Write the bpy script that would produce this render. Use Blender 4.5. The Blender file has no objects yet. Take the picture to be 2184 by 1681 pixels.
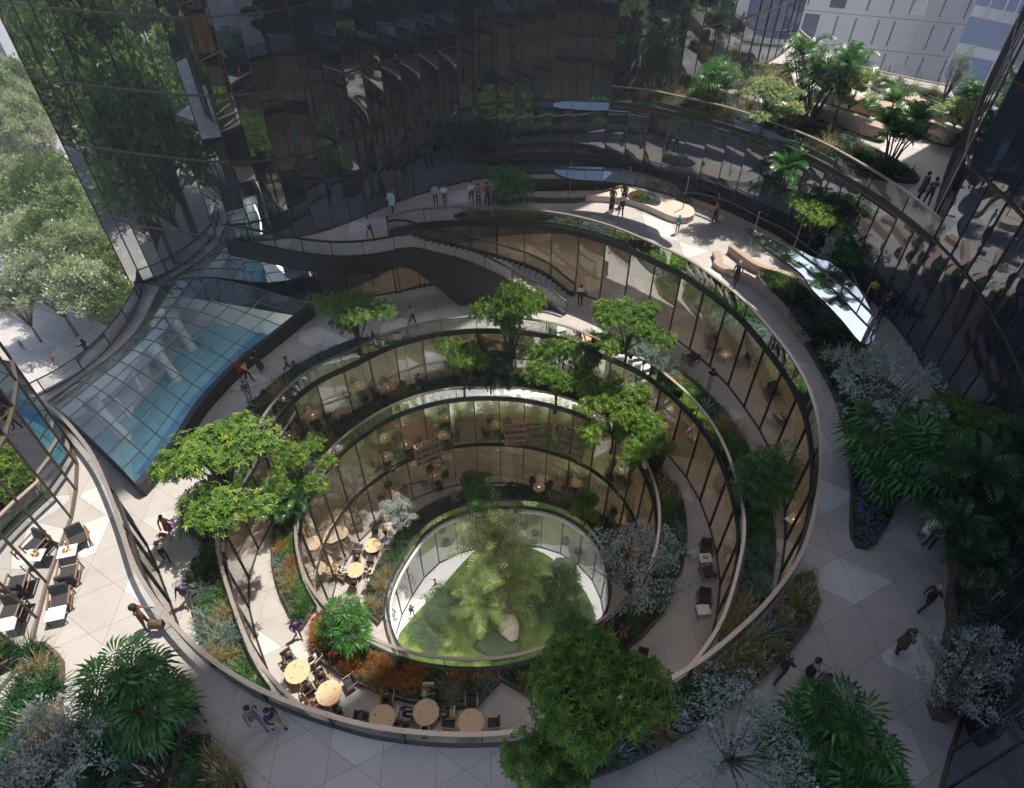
import bpy, bmesh, math, random
import numpy as np
from mathutils import Vector, Matrix, Euler
from mathutils.geometry import tessellate_polygon
RN = random.Random(11)
PI = math.pi
C = bpy.context.scene.collection
SC = bpy.context.scene

# ------------------------------------------------------------------ camera geometry
CAMZ, FPX, PITCH = 60.0, 1456.0, math.radians(45.5)
SP, CP = math.sin(PITCH), math.cos(PITCH)
SS = .34299
ORG = {0: (0, 0, 1), 1: (0, 0, SS), 2: (720.7, 0, SS), 3: (1441.4, 0, SS), 4: (0, 559.1, SS), 5: (720.7, 559.1, SS), 6: (1441.4, 559.1, SS),
       7: (0, 1104.2, SS), 8: (720.7, 1104.2, SS), 9: (1441.4, 1104.2, SS), 10: (611.5, 393.1, .3)}
ZG, ZA, ZB, ZM, ZC, ZD, ZE, ZF = 0., 10., 16., 21., 26., 31., 36., 41.2

def at(r, x, y, z):
    """point of the place at height z that the photograph shows at survey sheet r, x, y"""
    ox, oy, s = ORG[r]
    u = (ox + s * x - 1092) / FPX
    v = (oy + s * y - 840.5) / FPX
    d = (u, CP - v * SP, -SP - v * CP)
    t = (z - CAMZ) / d[2]
    return Vector((d[0] * t, d[1] * t, z))

def W(r, s, z):
    return [at(r, *map(float, p.split(',')), z).xy for p in s.split()]

def smooth(pts, closed=False, step=.5):
    P = [Vector(p).xy for p in pts]
    n = len(P)
    out = []
    rng = range(n if closed else n - 1)
    for i in rng:
        p1, p2 = P[i], P[(i + 1) % n]
        p0 = P[i - 1] if (closed or i > 0) else p1 * 2 - p2
        p3 = P[(i + 2) % n] if (closed or i + 2 < n) else p2 * 2 - p1
        k = max(2, int((p2 - p1).length / .25))
        for j in range(k):
            t = j / k
            out.append(.5 * ((2 * p1) + (p2 - p0) * t + (2 * p0 - 5 * p1 + 4 * p2 - p3) * t * t + (3 * p1 - p0 - 3 * p2 + p3) * t ** 3))
    if not closed: out.append(P[-1])
    return resample(out, closed, step)

def resample(P, closed, step=None, n=None):
    P = [Vector(p).xy for p in P]
    Q = P + [P[0]] if closed else P
    L = [0]
    for a, b in zip(Q, Q[1:]): L.append(L[-1] + (b - a).length)
    if n is None: n = max(3, round(L[-1] / step))
    out = []
    k = 0
    for i in range(n if closed else n + 1):
        d = L[-1] * i / n
        while k < len(L) - 2 and L[k + 1] < d: k += 1
        t = (d - L[k]) / max(1e-9, L[k + 1] - L[k])
        out.append(Q[k].lerp(Q[k + 1], min(1, t)))
    return out

def relax(P, closed, it=3):
    P = [Vector(p) for p in P]
    for _ in range(it):
        n = len(P)
        P = [(P[i - 1] + P[i] * 2 + P[(i + 1) % n]) / 4 if closed or 0 < i < n - 1 else P[i] for i in range(n)]
    return P

def normals(P, closed):
    N = []
    n = len(P)
    for i in range(n):
        a = P[i - 1] if closed or i > 0 else P[i]
        b = P[(i + 1) % n] if closed or i < n - 1 else P[i]
        d = (b - a).normalized()
        N.append(Vector((d.y, -d.x)))
    return N

def offset(P, d, closed=True):
    N = normals(P, closed)
    f = d if callable(d) else (lambda i: d)
    return [p + nn * f(i) for i, (p, nn) in enumerate(zip(P, N))]

def area(P): return sum(a.x * b.y - b.x * a.y for a, b in zip(P, P[1:] + P[:1])) / 2
def ccw(P): return P if area(P) > 0 else P[::-1]
def inside(p, poly):
    c = False
    j = len(poly) - 1
    for i in range(len(poly)):
        a, b = poly[i], poly[j]
        if (a.y > p.y) != (b.y > p.y) and p.x < (b.x - a.x) * (p.y - a.y) / (b.y - a.y) + a.x: c = not c
        j = i
    return c
def nearest(P, q):
    return min(range(len(P)), key=lambda i: (P[i] - q).length_squared)

# ------------------------------------------------------------------ object helpers
def tag(o, label=None, cat=None, group=None, kind=None):
    if label: o['label'] = label
    if cat: o['category'] = cat
    if group: o['group'] = group
    if kind: o['kind'] = kind
    return o
def empty(name, loc, label=None, cat=None, group=None, rz=0, kind=None):
    o = bpy.data.objects.new(name, None)
    o.empty_display_size = .3
    o.location = loc
    o.rotation_euler = (0, 0, rz)
    C.objects.link(o)
    return tag(o, label, cat, group, kind)
def link(name, me, parent=None, loc=(0, 0, 0), rot=(0, 0, 0), scale=(1, 1, 1)):
    o = bpy.data.objects.new(name, me)
    C.objects.link(o)
    o.location = loc
    o.rotation_euler = rot
    o.scale = scale
    if parent is not None: o.parent = parent
    return o
KIDS = {}
def copy_tree(o, parent=None):
    c = o.copy()
    C.objects.link(c)
    if parent is not None: c.parent = parent
    for ch in list(o.children): copy_tree(ch, c)
    return c

class MB:
    def __init__(s): s.v, s.f, s.m = [], [], []
    def add(s, vs, fs, m=0):
        o = len(s.v)
        s.v += [tuple(v) for v in vs]
        s.f += [tuple(i + o for i in f) for f in fs]
        s.m += [m] * len(fs)
    def box(s, c, d, rz=0, m=0, M=None):
        x, y, z = d[0] / 2, d[1] / 2, d[2] / 2
        vs = [Vector((i, j, k)) for k in (-z, z) for j in (-y, y) for i in (-x, x)]
        T = Matrix.Translation(c) @ (M if M is not None else Matrix.Rotation(rz, 4, 'Z'))
        s.add([T @ v for v in vs], [(0, 2, 3, 1), (4, 5, 7, 6), (0, 1, 5, 4), (2, 6, 7, 3), (0, 4, 6, 2), (1, 3, 7, 5)], m)
    def tube(s, path, rad, n=8, m=0, cap=True):
        P = [Vector(p) for p in path]
        R_ = rad if isinstance(rad, (list, tuple)) else [rad] * len(P)
        vs, fs = [], []
        up = None
        for i, p in enumerate(P):
            d = (P[min(i + 1, len(P) - 1)] - P[max(i - 1, 0)]).normalized()
            if up is None: up = d.orthogonal().normalized()
            a = (up - d * up.dot(d))
            a = a.normalized() if a.length > 1e-5 else d.orthogonal().normalized()
            up = a
            b = d.cross(a)
            for k in range(n):
                t = 2 * PI * k / n
                vs.append(p + (a * math.cos(t) + b * math.sin(t)) * R_[i])
        for i in range(len(P) - 1):
            for k in range(n):
                fs.append((i * n + k, i * n + (k + 1) % n, (i + 1) * n + (k + 1) % n, (i + 1) * n + k))
        if cap:
            fs.append(tuple(range(n))[::-1])
            fs.append(tuple(range((len(P) - 1) * n, len(P) * n)))
        s.add(vs, fs, m)
    def sweep(s, P, prof, closed, z, m=0):
        """profile (offset outwards, height) pairs swept along plan curve P; z number or list"""
        N = normals(P, closed)
        k = len(prof)
        zz = z if isinstance(z, (list, tuple)) else [z] * len(P)
        vs = [(p.x + nn.x * a, p.y + nn.y * a, zi + b) for p, nn, zi in zip(P, N, zz) for a, b in prof]
        n = len(P)
        fs = []
        for i in range(n if closed else n - 1):
            j = (i + 1) % n
            for q in range(k):
                r = (q + 1) % k
                fs.append((i * k + q, i * k + r, j * k + r, j * k + q))
        if not closed:
            fs.append(tuple(range(k))[::-1])
            fs.append(tuple(range((n - 1) * k, n * k)))
        s.add(vs, fs, m)
    def lathe(s, prof, n=24, m=0, c=(0, 0, 0)):
        k = len(prof)
        vs = [(c[0] + r * math.cos(2 * PI * i / n), c[1] + r * math.sin(2 * PI * i / n), c[2] + z) for i in range(n) for r, z in prof]
        fs = [(i * k + j, ((i + 1) % n) * k + j, ((i + 1) % n) * k + j + 1, i * k + j + 1) for i in range(n) for j in range(k - 1)]
        s.add(vs, fs, m)
    def prism(s, poly, z0, z1, mtop=0, mside=0, bottom=True, holes=()):
        loops = [ccw(list(poly))] + [ccw(list(h))[::-1] for h in holes]
        flat = [p for l in loops for p in l]
        n = len(flat)
        tris = tessellate_polygon([[Vector((p.x, p.y, 0)) for p in l] for l in loops])
        top, bot = [], []
        for t in tris:
            a, b, c = (flat[i] for i in t)
            if (b.x - a.x) * (c.y - a.y) - (b.y - a.y) * (c.x - a.x) < 0: t = t[::-1]
            top.append(tuple(t))
            bot.append(tuple(i + n for i in t[::-1]))
        vs = [(p.x, p.y, z1) for p in flat] + [(p.x, p.y, z0) for p in flat]
        o = len(s.v)
        s.add(vs, top, mtop)
        sides = []
        k = 0
        for l in loops:
            m = len(l)
            for i in range(m):
                a, b = k + i, k + (i + 1) % m
                sides.append((a, a + n, b + n, b))
            k += m
        for fs, mm in ((bot if bottom else [], mside), (sides, mside)):
            s.f += [tuple(i + o for i in f) for f in fs]
            s.m += [mm] * len(fs)
    def mesh(s, name, mats, smooth=False, loc=None):
        me = bpy.data.meshes.new(name)
        vs = s.v if loc is None else [(v[0] - loc[0], v[1] - loc[1], v[2] - loc[2]) for v in s.v]
        me.from_pydata(vs, [], s.f)
        for m in (mats if isinstance(mats, (list, tuple)) else [mats]): me.materials.append(m)
        me.polygons.foreach_set('material_index', s.m)
        if smooth: me.polygons.foreach_set('use_smooth', [True] * len(s.f))
        me.update()
        return me
    def build(s, name, mats, parent=None, smooth=False):
        """verts are in world space; under a parent they are taken relative to its place"""
        loc = tuple(parent.location) if parent is not None else None
        return link(name, s.mesh(name, mats, smooth, loc), parent)

# ------------------------------------------------------------------ materials
def mat(name):
    m = bpy.data.materials.new(name)
    m.use_nodes = True
    nt = m.node_tree
    nt.nodes.clear()
    out = nt.nodes.new('ShaderNodeOutputMaterial')
    return m, nt, out
class NT:
    def __init__(s, nt): s.nt = nt
    def n(s, t, **kw):
        nd = s.nt.nodes.new('ShaderNode' + t)
        for k, v in kw.items():
            if k.startswith('i_'): 
                key = k[2:].replace('_', ' ')
                s.put(nd.inputs[int(key)] if key.isdigit() else nd.inputs[key], v)
            else: setattr(nd, k, v)
        return nd
    def put(s, sock, v):
        if isinstance(v, bpy.types.NodeSocket): s.nt.links.new(v, sock)
        elif isinstance(v, bpy.types.Node): s.nt.links.new(v.outputs[0], sock)
        else:
            if isinstance(v, (tuple, list)) and len(v) == 3 and sock.type == 'RGBA': v = (*v, 1)
            sock.default_value = v
    def math(s, op, a, b=0., c=None):
        nd = s.nt.nodes.new('ShaderNodeMath')
        nd.operation = op
        s.put(nd.inputs[0], a)
        s.put(nd.inputs[1], b)
        if c is not None: s.put(nd.inputs[2], c)
        return nd.outputs[0]
    def mix(s, f, a, b, bt='MIX'):
        nd = s.nt.nodes.new('ShaderNodeMix')
        nd.data_type = 'RGBA'
        nd.blend_type = bt
        s.put(nd.inputs[0], f)
        s.put(nd.inputs[6], a)
        s.put(nd.inputs[7], b)
        return nd.outputs[2]
    def ramp(s, f, stops):
        nd = s.nt.nodes.new('ShaderNodeValToRGB')
        s.put(nd.inputs[0], f)
        e = nd.color_ramp.elements
        while len(e) < len(stops): e.new(.5)
        for el, (p, c) in zip(e, stops):
            el.position = p
            el.color = (*c, 1) if len(c) == 3 else c
        return nd.outputs[0]
    def bsdf(s, col, rough=.6, metal=0., spec=.5, **kw):
        nd = s.nt.nodes.new('ShaderNodeBsdfPrincipled')
        s.put(nd.inputs['Base Color'], col)
        s.put(nd.inputs['Roughness'], rough)
        nd.inputs['Metallic'].default_value = metal
        nd.inputs['Specular IOR Level'].default_value = spec
        for k, v in kw.items(): s.put(nd.inputs[k.replace('_', ' ')], v)
        return nd

def simple(name, col, rough=.6, metal=0., var=.12, scale=3., spec=.5):
    m, nt, out = mat(name)
    k = NT(nt)
    tc = k.n('TexCoord')
    nz = k.n('TexNoise', i_Vector=tc.outputs['Object'], i_Scale=scale, i_Detail=4.)
    c = k.mix(nz.outputs[0], [x * (1 - var) for x in col], [min(1, x * (1 + var)) for x in col])
    b = k.bsdf(c, k.math('MULTIPLY_ADD', nz.outputs[0], .12, rough - .06), metal, spec)
    nt.links.new(b.outputs[0], out.inputs[0])
    return m

def paving(name, col, light, size=1.75, joint=.02, rough=.5):
    """large triangular slabs in three families of straight joints, a few slabs paler"""
    m, nt, out = mat(name)
    k = NT(nt)
    g = k.n('NewGeometry')
    sep = k.n('SeparateXYZ', i_Vector=g.outputs['Position'])
    x, y = sep.outputs[0], sep.outputs[1]
    fams = []
    for ang, sz in ((2, size), (58, size * 1.02), (118, size * 1.01)):
        a = math.radians(ang)
        fams.append(k.math('ADD', k.math('MULTIPLY', x, math.cos(a) / sz), k.math('MULTIPLY_ADD', y, math.sin(a) / sz, 50.25)))
    line = None
    cells = []
    for f in fams:
        fr = k.math('FRACT', f)
        d = k.math('MINIMUM', fr, k.math('SUBTRACT', 1., fr))
        line = d if line is None else k.math('MINIMUM', line, d)
        cells.append(k.math('FLOOR', f))
    cv = k.n('CombineXYZ', i_X=cells[0], i_Y=cells[1], i_Z=cells[2])
    wn = k.n('TexWhiteNoise', noise_dimensions='3D', i_Vector=cv.outputs[0])
    nz = k.n('TexNoise', i_Vector=g.outputs['Position'], i_Scale=1.3, i_Detail=5.)
    n2 = k.n('TexNoise', i_Vector=g.outputs['Position'], i_Scale=26., i_Detail=3., i_Roughness=.7)
    dark = [c * .82 for c in col]
    tile = k.ramp(wn.outputs[0], [(0, [c * .94 for c in col]), (.84, [c * 1.06 for c in col]), (.9, light)])
    tile = k.mix(k.math('MULTIPLY', nz.outputs[0], .35), tile, [c * .72 for c in col])
    tile = k.mix(k.math('MULTIPLY', n2.outputs[0], .22), tile, [min(1, c * 1.25) for c in col])
    n3 = k.n('TexNoise', i_Vector=g.outputs['Position'], i_Scale=.45, i_Detail=6., i_Roughness=.65)
    tile = k.mix(k.ramp(n3.outputs[0], [(.5, (0, 0, 0)), (.72, (.45, .45, .45))]), tile, [c * .6 for c in col])
    jl = k.math('LESS_THAN', line, joint / size * .5)
    c = k.mix(k.math('MULTIPLY', jl, .62), tile, [c * .22 for c in col])
    r = k.math('MULTIPLY_ADD', wn.outputs[0], -.18, rough + .12)
    b = k.bsdf(c, r, spec=.4)
    bump = k.n('Bump', i_Strength=.25, i_Distance=.02, i_Height=k.math('MULTIPLY_ADD', jl, -1., n2.outputs[0]))
    nt.links.new(bump.outputs[0], b.inputs['Normal'])
    nt.links.new(b.outputs[0], out.inputs[0])
    return m

def wood(name, c1, c2, rough=.5, scale=1.):
    m, nt, out = mat(name)
    k = NT(nt)
    tc = k.n('TexCoord')
    mp = k.n('Mapping', i_Vector=tc.outputs['Object'])
    mp.inputs['Scale'].default_value = (14 * scale, 1.2 * scale, 6 * scale)
    nz = k.n('TexNoise', i_Vector=mp.outputs[0], i_Scale=1.5, i_Detail=6., i_Distortion=.6)
    pl = k.n('TexWave', i_Vector=tc.outputs['Object'], i_Scale=1.6 * scale, i_Distortion=.0, wave_profile='SAW')
    c = k.mix(nz.outputs[0], c1, c2)
    c = k.mix(k.math('MULTIPLY', k.math('GREATER_THAN', pl.outputs[1], .94), .5), c, [v * .4 for v in c1])
    b = k.bsdf(c, rough)
    nt.links.new(b.outputs[0], out.inputs[0])
    return m

def leaf(name, c1, c2, c3=None, rough=.45, trans=.3, scale=2.2):
    """leaf colour varies from leaf to leaf and from clump to clump"""
    m, nt, out = mat(name)
    k = NT(nt)
    tc = k.n('TexCoord')
    oi = k.n('ObjectInfo')
    nz = k.n('TexNoise', i_Vector=tc.outputs['Object'], i_Scale=scale, i_Detail=3.)
    geo = k.n('NewGeometry')
    isl_ = k.math('MULTIPLY_ADD', geo.outputs['Random Per Island'], .36, -.18)
    f = k.math('ADD', k.math('MULTIPLY_ADD', nz.outputs[0], 1.25, -.125), isl_)
    f = k.math('ADD', f, k.math('MULTIPLY_ADD', oi.outputs['Random'], .16, -.08))
    c = k.ramp(f, [(.36, c1), (.52, [(a + b) / 2 for a, b in zip(c1, c2)]), (.66, c2)] + ([(.78, c3)] if c3 else []))
    b = k.bsdf(c, rough, spec=.4)
    t = k.n('BsdfTranslucent', i_Color=k.mix(.5, c, [c2[0] * 1.5, c2[1] * 1.5, c2[2] * .8]))
    mx = k.n('MixShader', i_Fac=trans)
    nt.links.new(b.outputs[0], mx.inputs[1])
    nt.links.new(t.outputs[0], mx.inputs[2])
    nt.links.new(mx.outputs[0], out.inputs[0])
    return m

def clear_glass(name, tint, base=.06, gl=(.8, .85, .88), k2=1.):
    m, nt, out = mat(name)
    k = NT(nt)
    fr = k.n('Fresnel', i_IOR=1.5)
    f = k.math('MULTIPLY_ADD', fr.outputs[0], k2, base)
    t = k.n('BsdfTransparent', i_Color=tint)
    g = k.n('BsdfGlossy', i_Color=gl, i_Roughness=.012)
    mx = k.n('MixShader', i_Fac=f)
    nt.links.new(t.outputs[0], mx.inputs[1])
    nt.links.new(g.outputs[0], mx.inputs[2])
    nt.links.new(mx.outputs[0], out.inputs[0])
    return m
def tower_glass(name, base, refl, gl, dark):
    m, nt, out = mat(name)
    k = NT(nt)
    fr = k.n('Fresnel', i_IOR=1.55)
    f = k.math('MINIMUM', k.math('MULTIPLY_ADD', fr.outputs[0], 1.2, refl), 1.)
    oi = k.n('ObjectInfo')
    d = k.n('BsdfDiffuse', i_Color=k.mix(oi.outputs['Random'], [c * .7 for c in dark], [c * 1.3 for c in dark]))
    tc = k.n('TexCoord')
    nz = k.n('TexNoise', i_Vector=tc.outputs['Object'], i_Scale=.35, i_Detail=1.)
    bp = k.n('Bump', i_Strength=.05, i_Distance=.05, i_Height=nz.outputs[0])
    g = k.n('BsdfGlossy', i_Color=gl, i_Roughness=.008, i_Normal=bp.outputs[0])
    mx = k.n('MixShader', i_Fac=f)
    nt.links.new(d.outputs[0], mx.inputs[1])
    nt.links.new(g.outputs[0], mx.inputs[2])
    nt.links.new(mx.outputs[0], out.inputs[0])
    return m
def emit(name, col, s):
    m, nt, out = mat(name)
    k = NT(nt)
    e = k.n('Emission', i_Color=col, i_Strength=s)
    nt.links.new(e.outputs[0], out.inputs[0])
    return m

M = {}
M['pave'] = paving('stone_paving', (.40, .375, .36), (.62, .61, .60), 1.75)
M['pave_ground'] = paving('plaza_paving', (.42, .40, .39), (.52, .51, .5), 2.6, .03)
M['white_floor'] = simple('white_terrazzo', (.62, .62, .61), .45, var=.05)
M['int_floor'] = wood('warm_interior_floor', (.32, .265, .215), (.40, .34, .285), .4, .5)
M['int_wall'] = simple('warm_interior_wall', (.40, .33, .26), .7, var=.14, scale=.8)
M['int_white'] = simple('pale_interior_wall', (.6, .58, .54), .7, var=.06, scale=.8)
M['column'] = simple('pale_concrete', (.38, .38, .37), .7, var=.1, scale=1.5)
M['ceil'] = simple('ceiling_board', (.5, .48, .45), .8, var=.05)
M['fascia'] = simple('dark_bronze_fascia', (.035, .033, .034), .4, .3, var=.15)
M['black'] = simple('black_panel', (.016, .016, .018), .5, var=.3, scale=14)
M['white_edge'] = simple('white_rim', (.78, .78, .76), .5, var=.04)
M['rail'] = simple('bronze_rail', (.32, .27, .235), .38, .55, var=.1)
M['post'] = simple('dark_post', (.03, .03, .032), .4, .5)
M['rib'] = simple('roof_rib', (.12, .13, .14), .45, .4)
M['mull'] = simple('mullion_bronze', (.10, .085, .075), .42, .6)
M['tmull'] = simple('tower_mullion', (.13, .105, .09), .4, .5)
M['glass'] = clear_glass('wall_glass', (.74, .71, .67), .03, k2=.5)
M['bglass'] = clear_glass('balustrade_glass', (.74, .80, .79), .04)
M['rglass'] = clear_glass('roof_glass', (.80, .88, .90), .05, (.85, .9, .95), 1.1)
M['wglass'] = tower_glass('west_tower_glass', 0, .5, (.74, .77, .8), (.025, .032, .045))
M['tglass'] = tower_glass('tower_glass', 0, .22, (.62, .67, .76), (.035, .045, .065))
M['lglass'] = tower_glass('bright_tower_glass', 0, .52, (.80, .80, .80), (.012, .015, .02))
M['mirror'] = tower_glass('mirror_canopy', 0, .8, (.93, .95, .97), (.05, .05, .05))
M['wood'] = wood('bench_timber', (.30, .215, .16), (.39, .29, .22), .5)
M['palewood'] = wood('pale_timber', (.46, .39, .32), (.56, .49, .42), .5)
M['darkwood'] = wood('dark_timber', (.10, .06, .045), (.15, .095, .07), .55)
M['tablewood'] = wood('table_oak', (.52, .37, .21), (.64, .48, .30), .4)
M['cushion'] = simple('charcoal_cushion', (.035, .035, .038), .85, var=.25, scale=30)
M['whitecush'] = simple('cream_cushion', (.6, .56, .5), .85, var=.08, scale=30)
M['marble'] = simple('white_marble', (.72, .71, .69), .3, var=.1, scale=5)
M['orange_fruit'] = simple('orange_food', (.75, .22, .03), .5, var=.3, scale=30)
M['soil'] = simple('planting_soil', (.028, .022, .016), .95, var=.4, scale=6)
M['kerb'] = simple('planter_kerb', (.05, .045, .042), .5, var=.15)
M['lawn'] = leaf('lawn_grass', (.07, .115, .022), (.15, .205, .045), None, .8, .1, 1.2)
M['water'], _nt, _o = mat('pool_water')
_k = NT(_nt)
_tc = _k.n('TexCoord')
_nz = _k.n('TexNoise', i_Vector=_tc.outputs['Object'], i_Scale=2.2, i_Detail=3.)
_b = _k.bsdf(_k.mix(_nz.outputs[0], (.13, .37, .44), (.27, .54, .58)), .08, spec=.6)
_bp = _k.n('Bump', i_Strength=.12, i_Distance=.1, i_Height=_nz.outputs[0])
_nt.links.new(_bp.outputs[0], _b.inputs['Normal'])
_nt.links.new(_b.outputs[0], _o.inputs[0])
M['lanetile'] = simple('dark_blue_pool_tile', (.08, .22, .38), .2, var=.2, scale=9)
M['purple'] = simple('purple_fabric', (.22, .10, .40), .8, var=.1)
M['tub'] = simple('dark_leather', (.045, .032, .025), .5, var=.2)
M['plate'] = simple('white_china', (.8, .79, .76), .25, var=.03)
M['lamp'] = emit('warm_lamp', (1., .62, .28), 2.5)
M['cove'] = emit('warm_ceiling_light', (1., .74, .47), 11.5)
M['poolfill'] = emit('pool_hall_fill', (.92, .97, 1.), 6.5)  # glow of the added fill strip in the pool hall
M['covew'] = emit('white_ceiling_light', (1., .97, .92), 34.)
M['bark'] = simple('bark', (.10, .075, .055), .9, var=.3, scale=12)
M['palebark'] = simple('pale_bark', (.16, .15, .14), .9, var=.3, scale=12)
M['rock'] = simple('pale_boulder', (.36, .31, .27), .85, var=.35, scale=2.5)
M['darkrock'] = simple('mossy_rock', (.05, .07, .04), .8, var=.5, scale=4)
# foliage
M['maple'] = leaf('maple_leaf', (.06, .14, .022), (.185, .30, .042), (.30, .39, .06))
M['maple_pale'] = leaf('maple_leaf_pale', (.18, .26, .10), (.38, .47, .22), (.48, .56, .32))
M['fan'] = leaf('fan_palm_leaf', (.02, .085, .018), (.05, .17, .03), (.10, .22, .035), .4, .22)
M['date'] = leaf('date_palm_leaf', (.10, .15, .05), (.20, .27, .09), (.29, .34, .14), .45, .2)
M['areca'] = leaf('areca_leaf', (.02, .08, .02), (.05, .16, .035), (.10, .24, .05), .35, .22)
M['silver'] = leaf('silver_leaf', (.26, .32, .32), (.42, .48, .47), (.54, .59, .58), .6, .2)
M['olive'] = leaf('olive_leaf', (.03, .06, .025), (.075, .115, .05), (.11, .15, .075), .6, .15)
M['outside'] = leaf('street_tree_leaf', (.05, .11, .025), (.17, .25, .06), (.27, .34, .10), .35, .25, 1.2)
M['outside_pale'] = leaf('pale_street_tree_leaf', (.22, .26, .16), (.42, .48, .30), (.55, .6, .42), .3, .25, 1.2)
M['green'] = leaf('green_blade', (.03, .09, .015), (.09, .20, .035), (.14, .26, .05))
M['dkgreen'] = leaf('dark_blade', (.012, .05, .018), (.03, .10, .03), (.05, .14, .04))
M['bluegrey'] = leaf('bluegrey_blade', (.08, .15, .14), (.16, .25, .23), (.24, .33, .30))
M['orange'] = leaf('rust_blade', (.26, .085, .015), (.46, .18, .035), (.52, .30, .08))
M['straw'] = leaf('straw_blade', (.20, .17, .06), (.36, .29, .13), (.44, .37, .2))
M['brown'] = leaf('purple_brown_blade', (.07, .045, .05), (.15, .09, .085), (.2, .13, .11))
M['plume'] = simple('pale_plume', (.40, .34, .24), .9)
M['violet'] = simple('violet_petal', (.13, .09, .32), .7, var=.3, scale=20)
M['redleaf'] = leaf('dark_red_leaf', (.16, .03, .02), (.25, .06, .03))
# buildings outside
M['bwhite'] = simple('white_cladding', (.82, .82, .83), .6, var=.05, scale=.4)
M['bgrey'] = simple('grey_cladding', (.34, .35, .38), .7, var=.08, scale=.4)
M['bwin'] = tower_glass('outside_window', 0, .25, (.6, .66, .75), (.22, .26, .33))
M['bblue'] = tower_glass('blue_curtain_wall', 0, .2, (.6, .7, .9), (.26, .33, .52))
M['bpanel'] = simple('pale_blue_spandrel', (.62, .66, .76), .5, var=.06, scale=.5)
M['brass'] = simple('joint_line', (.2, .2, .22), .6)
# ------------------------------------------------------------------ plan curves
def V0(s): return [tuple(map(float, p.split(','))) for p in s.split()]
H_ = lambda h: CAMZ - h
oc = W(5, '520,1640 640,1560 800,1500 950,1478 1100,1472 1250,1480 1400,1520 1530,1600', 17) + W(8, '1610,90 1670,220 1700,400 1680,580', 17) + \
    W(0, '1262,1345 1205,1415 1120,1462 1040,1475 960,1462 890,1425 845,1370', 17) + W(8, '310,620 292,500 325,380 400,230 480,120', 17)
R1 = relax(smooth(oc, True, .5), True, 6)
R2 = relax(smooth(W(5, '0,1110 120,1020 250,930 400,860 600,800 800,772 1000,770 1150,780 1300,810 1450,850 1600,915 1750,1020 1880,1170 1960,1340', 27.1) +
           W(0, '1407,1080 1404,1150 1383,1218 1340,1275 1266,1332 1146,1385 1064,1404 1005,1407 926,1401 865,1389 800,1364 725,1320 681,1279 659,1248 641,1207 630,1156 629,1120 634,1080 652,1036 672,1001', 27.1), True, .5), True, 4)
R3 = relax(smooth(W(0, '742,751 803,718 858,699 906,687 972,676.5 1026,674 1092,676 1167,685 1224,699 1283,727 1338,748 1386,772 1427,803 1463,834 1483,854 1520,902 1548,954 1565,1002 1579,1050 1589,1108 1589,1145 1582,1180 1568,1241 1551,1296 1531,1344 1490,1400 1400,1500 1250,1590 1000,1640 800,1600 690,1540 635,1502 590,1461 556,1420 525,1365 504,1310 484,1248 470,1207 461,1156 461,1104 475,1060 503,1008 542,950 552,899 583,857 634,806 686,772', 32.1), True, .5), True, 5)
# outer terrace edge: open curve from the west tower round the south and east to the head of the stair
R4 = relax(smooth(W(0, '62,838 103,865', 37.1) + W(4, '380,950 480,1070 560,1170 640,1340 700,1490', 37.1) +
           W(7, '745,40 770,110 800,230 850,340 905,430 970,530 1060,640 1160,750 1290,870 1430,965 1590,1060 1750,1130 1920,1190 2050,1225', 37.1) +
           W(8, '140,1290 400,1325 600,1345 850,1350 1040,1340 1350,1300 1650,1210 1900,1090', 37.1) +
           W(9, '60,950 200,860 340,740 480,620 600,490 700,360 780,240 830,100', 37.1) +
           W(6, '870,1520 900,1350 905,1200 895,1050 870,900 830,780 770,660 690,540 600,430 490,300 370,185', 37.1) +
           W(2, '2165,1600 2000,1530 1900,1480 1700,1400 1500,1345 1300,1310 1100,1292 900,1285 720,1280 500,1295 350,1325', 37.1) + W(0, '824,463', 37.1), False, .5), False, 4)
if area(R4) < 0: pass
# tower wall plan (the same wall rises through every storey)
WALLM = smooth([(-27.3, 39.9), (-23.9, 38.8), (-19.5, 37.7), (-16.6, 37.2), (-14, 37.5), (-12.1, 38.3), (-10, 39.9), (-8.1, 41.7), (-5.2, 43.7), (-2, 45.2), (2.2, 45.9), (6.5, 45.7)], False, 1.27)
WALLF = smooth([(6.5, 45.7), (8.6, 45.2), (10.6, 44.1), (12.5, 43.0), (14.3, 41.6), (16.1, 39.7), (17.7, 37.7), (18.9, 35.4), (19.9, 33.1), (20.5, 31.2), (20.9, 29.2)], False, 1.35)
WALLR = smooth([(20.9, 29.2), (21.1, 27.4), (21.1, 25.2), (20.8, 22.6), (20.3, 19.8), (19.4, 16.3), (17.8, 12.6), (15.4, 8.7), (13.4, 6.1), (11.2, 2.2), (10.2, -2), (10, -8)], False, 1.45)
WALLT = smooth([(6.5, 45.7), (9.1, 46.7), (11.9, 47.9), (15.6, 50), (18.4, 52.3), (20.4, 54.5), (21.9, 56.6)], False, 1.27)
WALLU = smooth([(28.6, 42.2), (26.6, 39.2), (24.3, 35.6), (22.3, 32.2), (21.4, 30.6), (20.9, 29.2)], False, 1.35)
west = [at(0, 158, 957, ZE), at(4, 482, 1280, ZE), at(4, 478, 1400, ZE), at(4, 440, 1620, ZE), at(7, 395, 140, ZE), at(7, 330, 300, ZE), at(7, 280, 460, ZE), at(7, 240, 600, ZE), at(7, 200, 830, ZE)]
west = [p.xy for p in west]
WALLW = smooth([Vector((-29.5, 16)), Vector((-28.0, 20.0)), Vector((-25.0, 22.3)), Vector((-22.2, 22.0))] + west + [west[-1] + Vector((-.5, -1.6)), west[-1] + Vector((-2.0, -4.5)), west[-1] + Vector((-4.5, -8))], False, 1.5)

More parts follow.
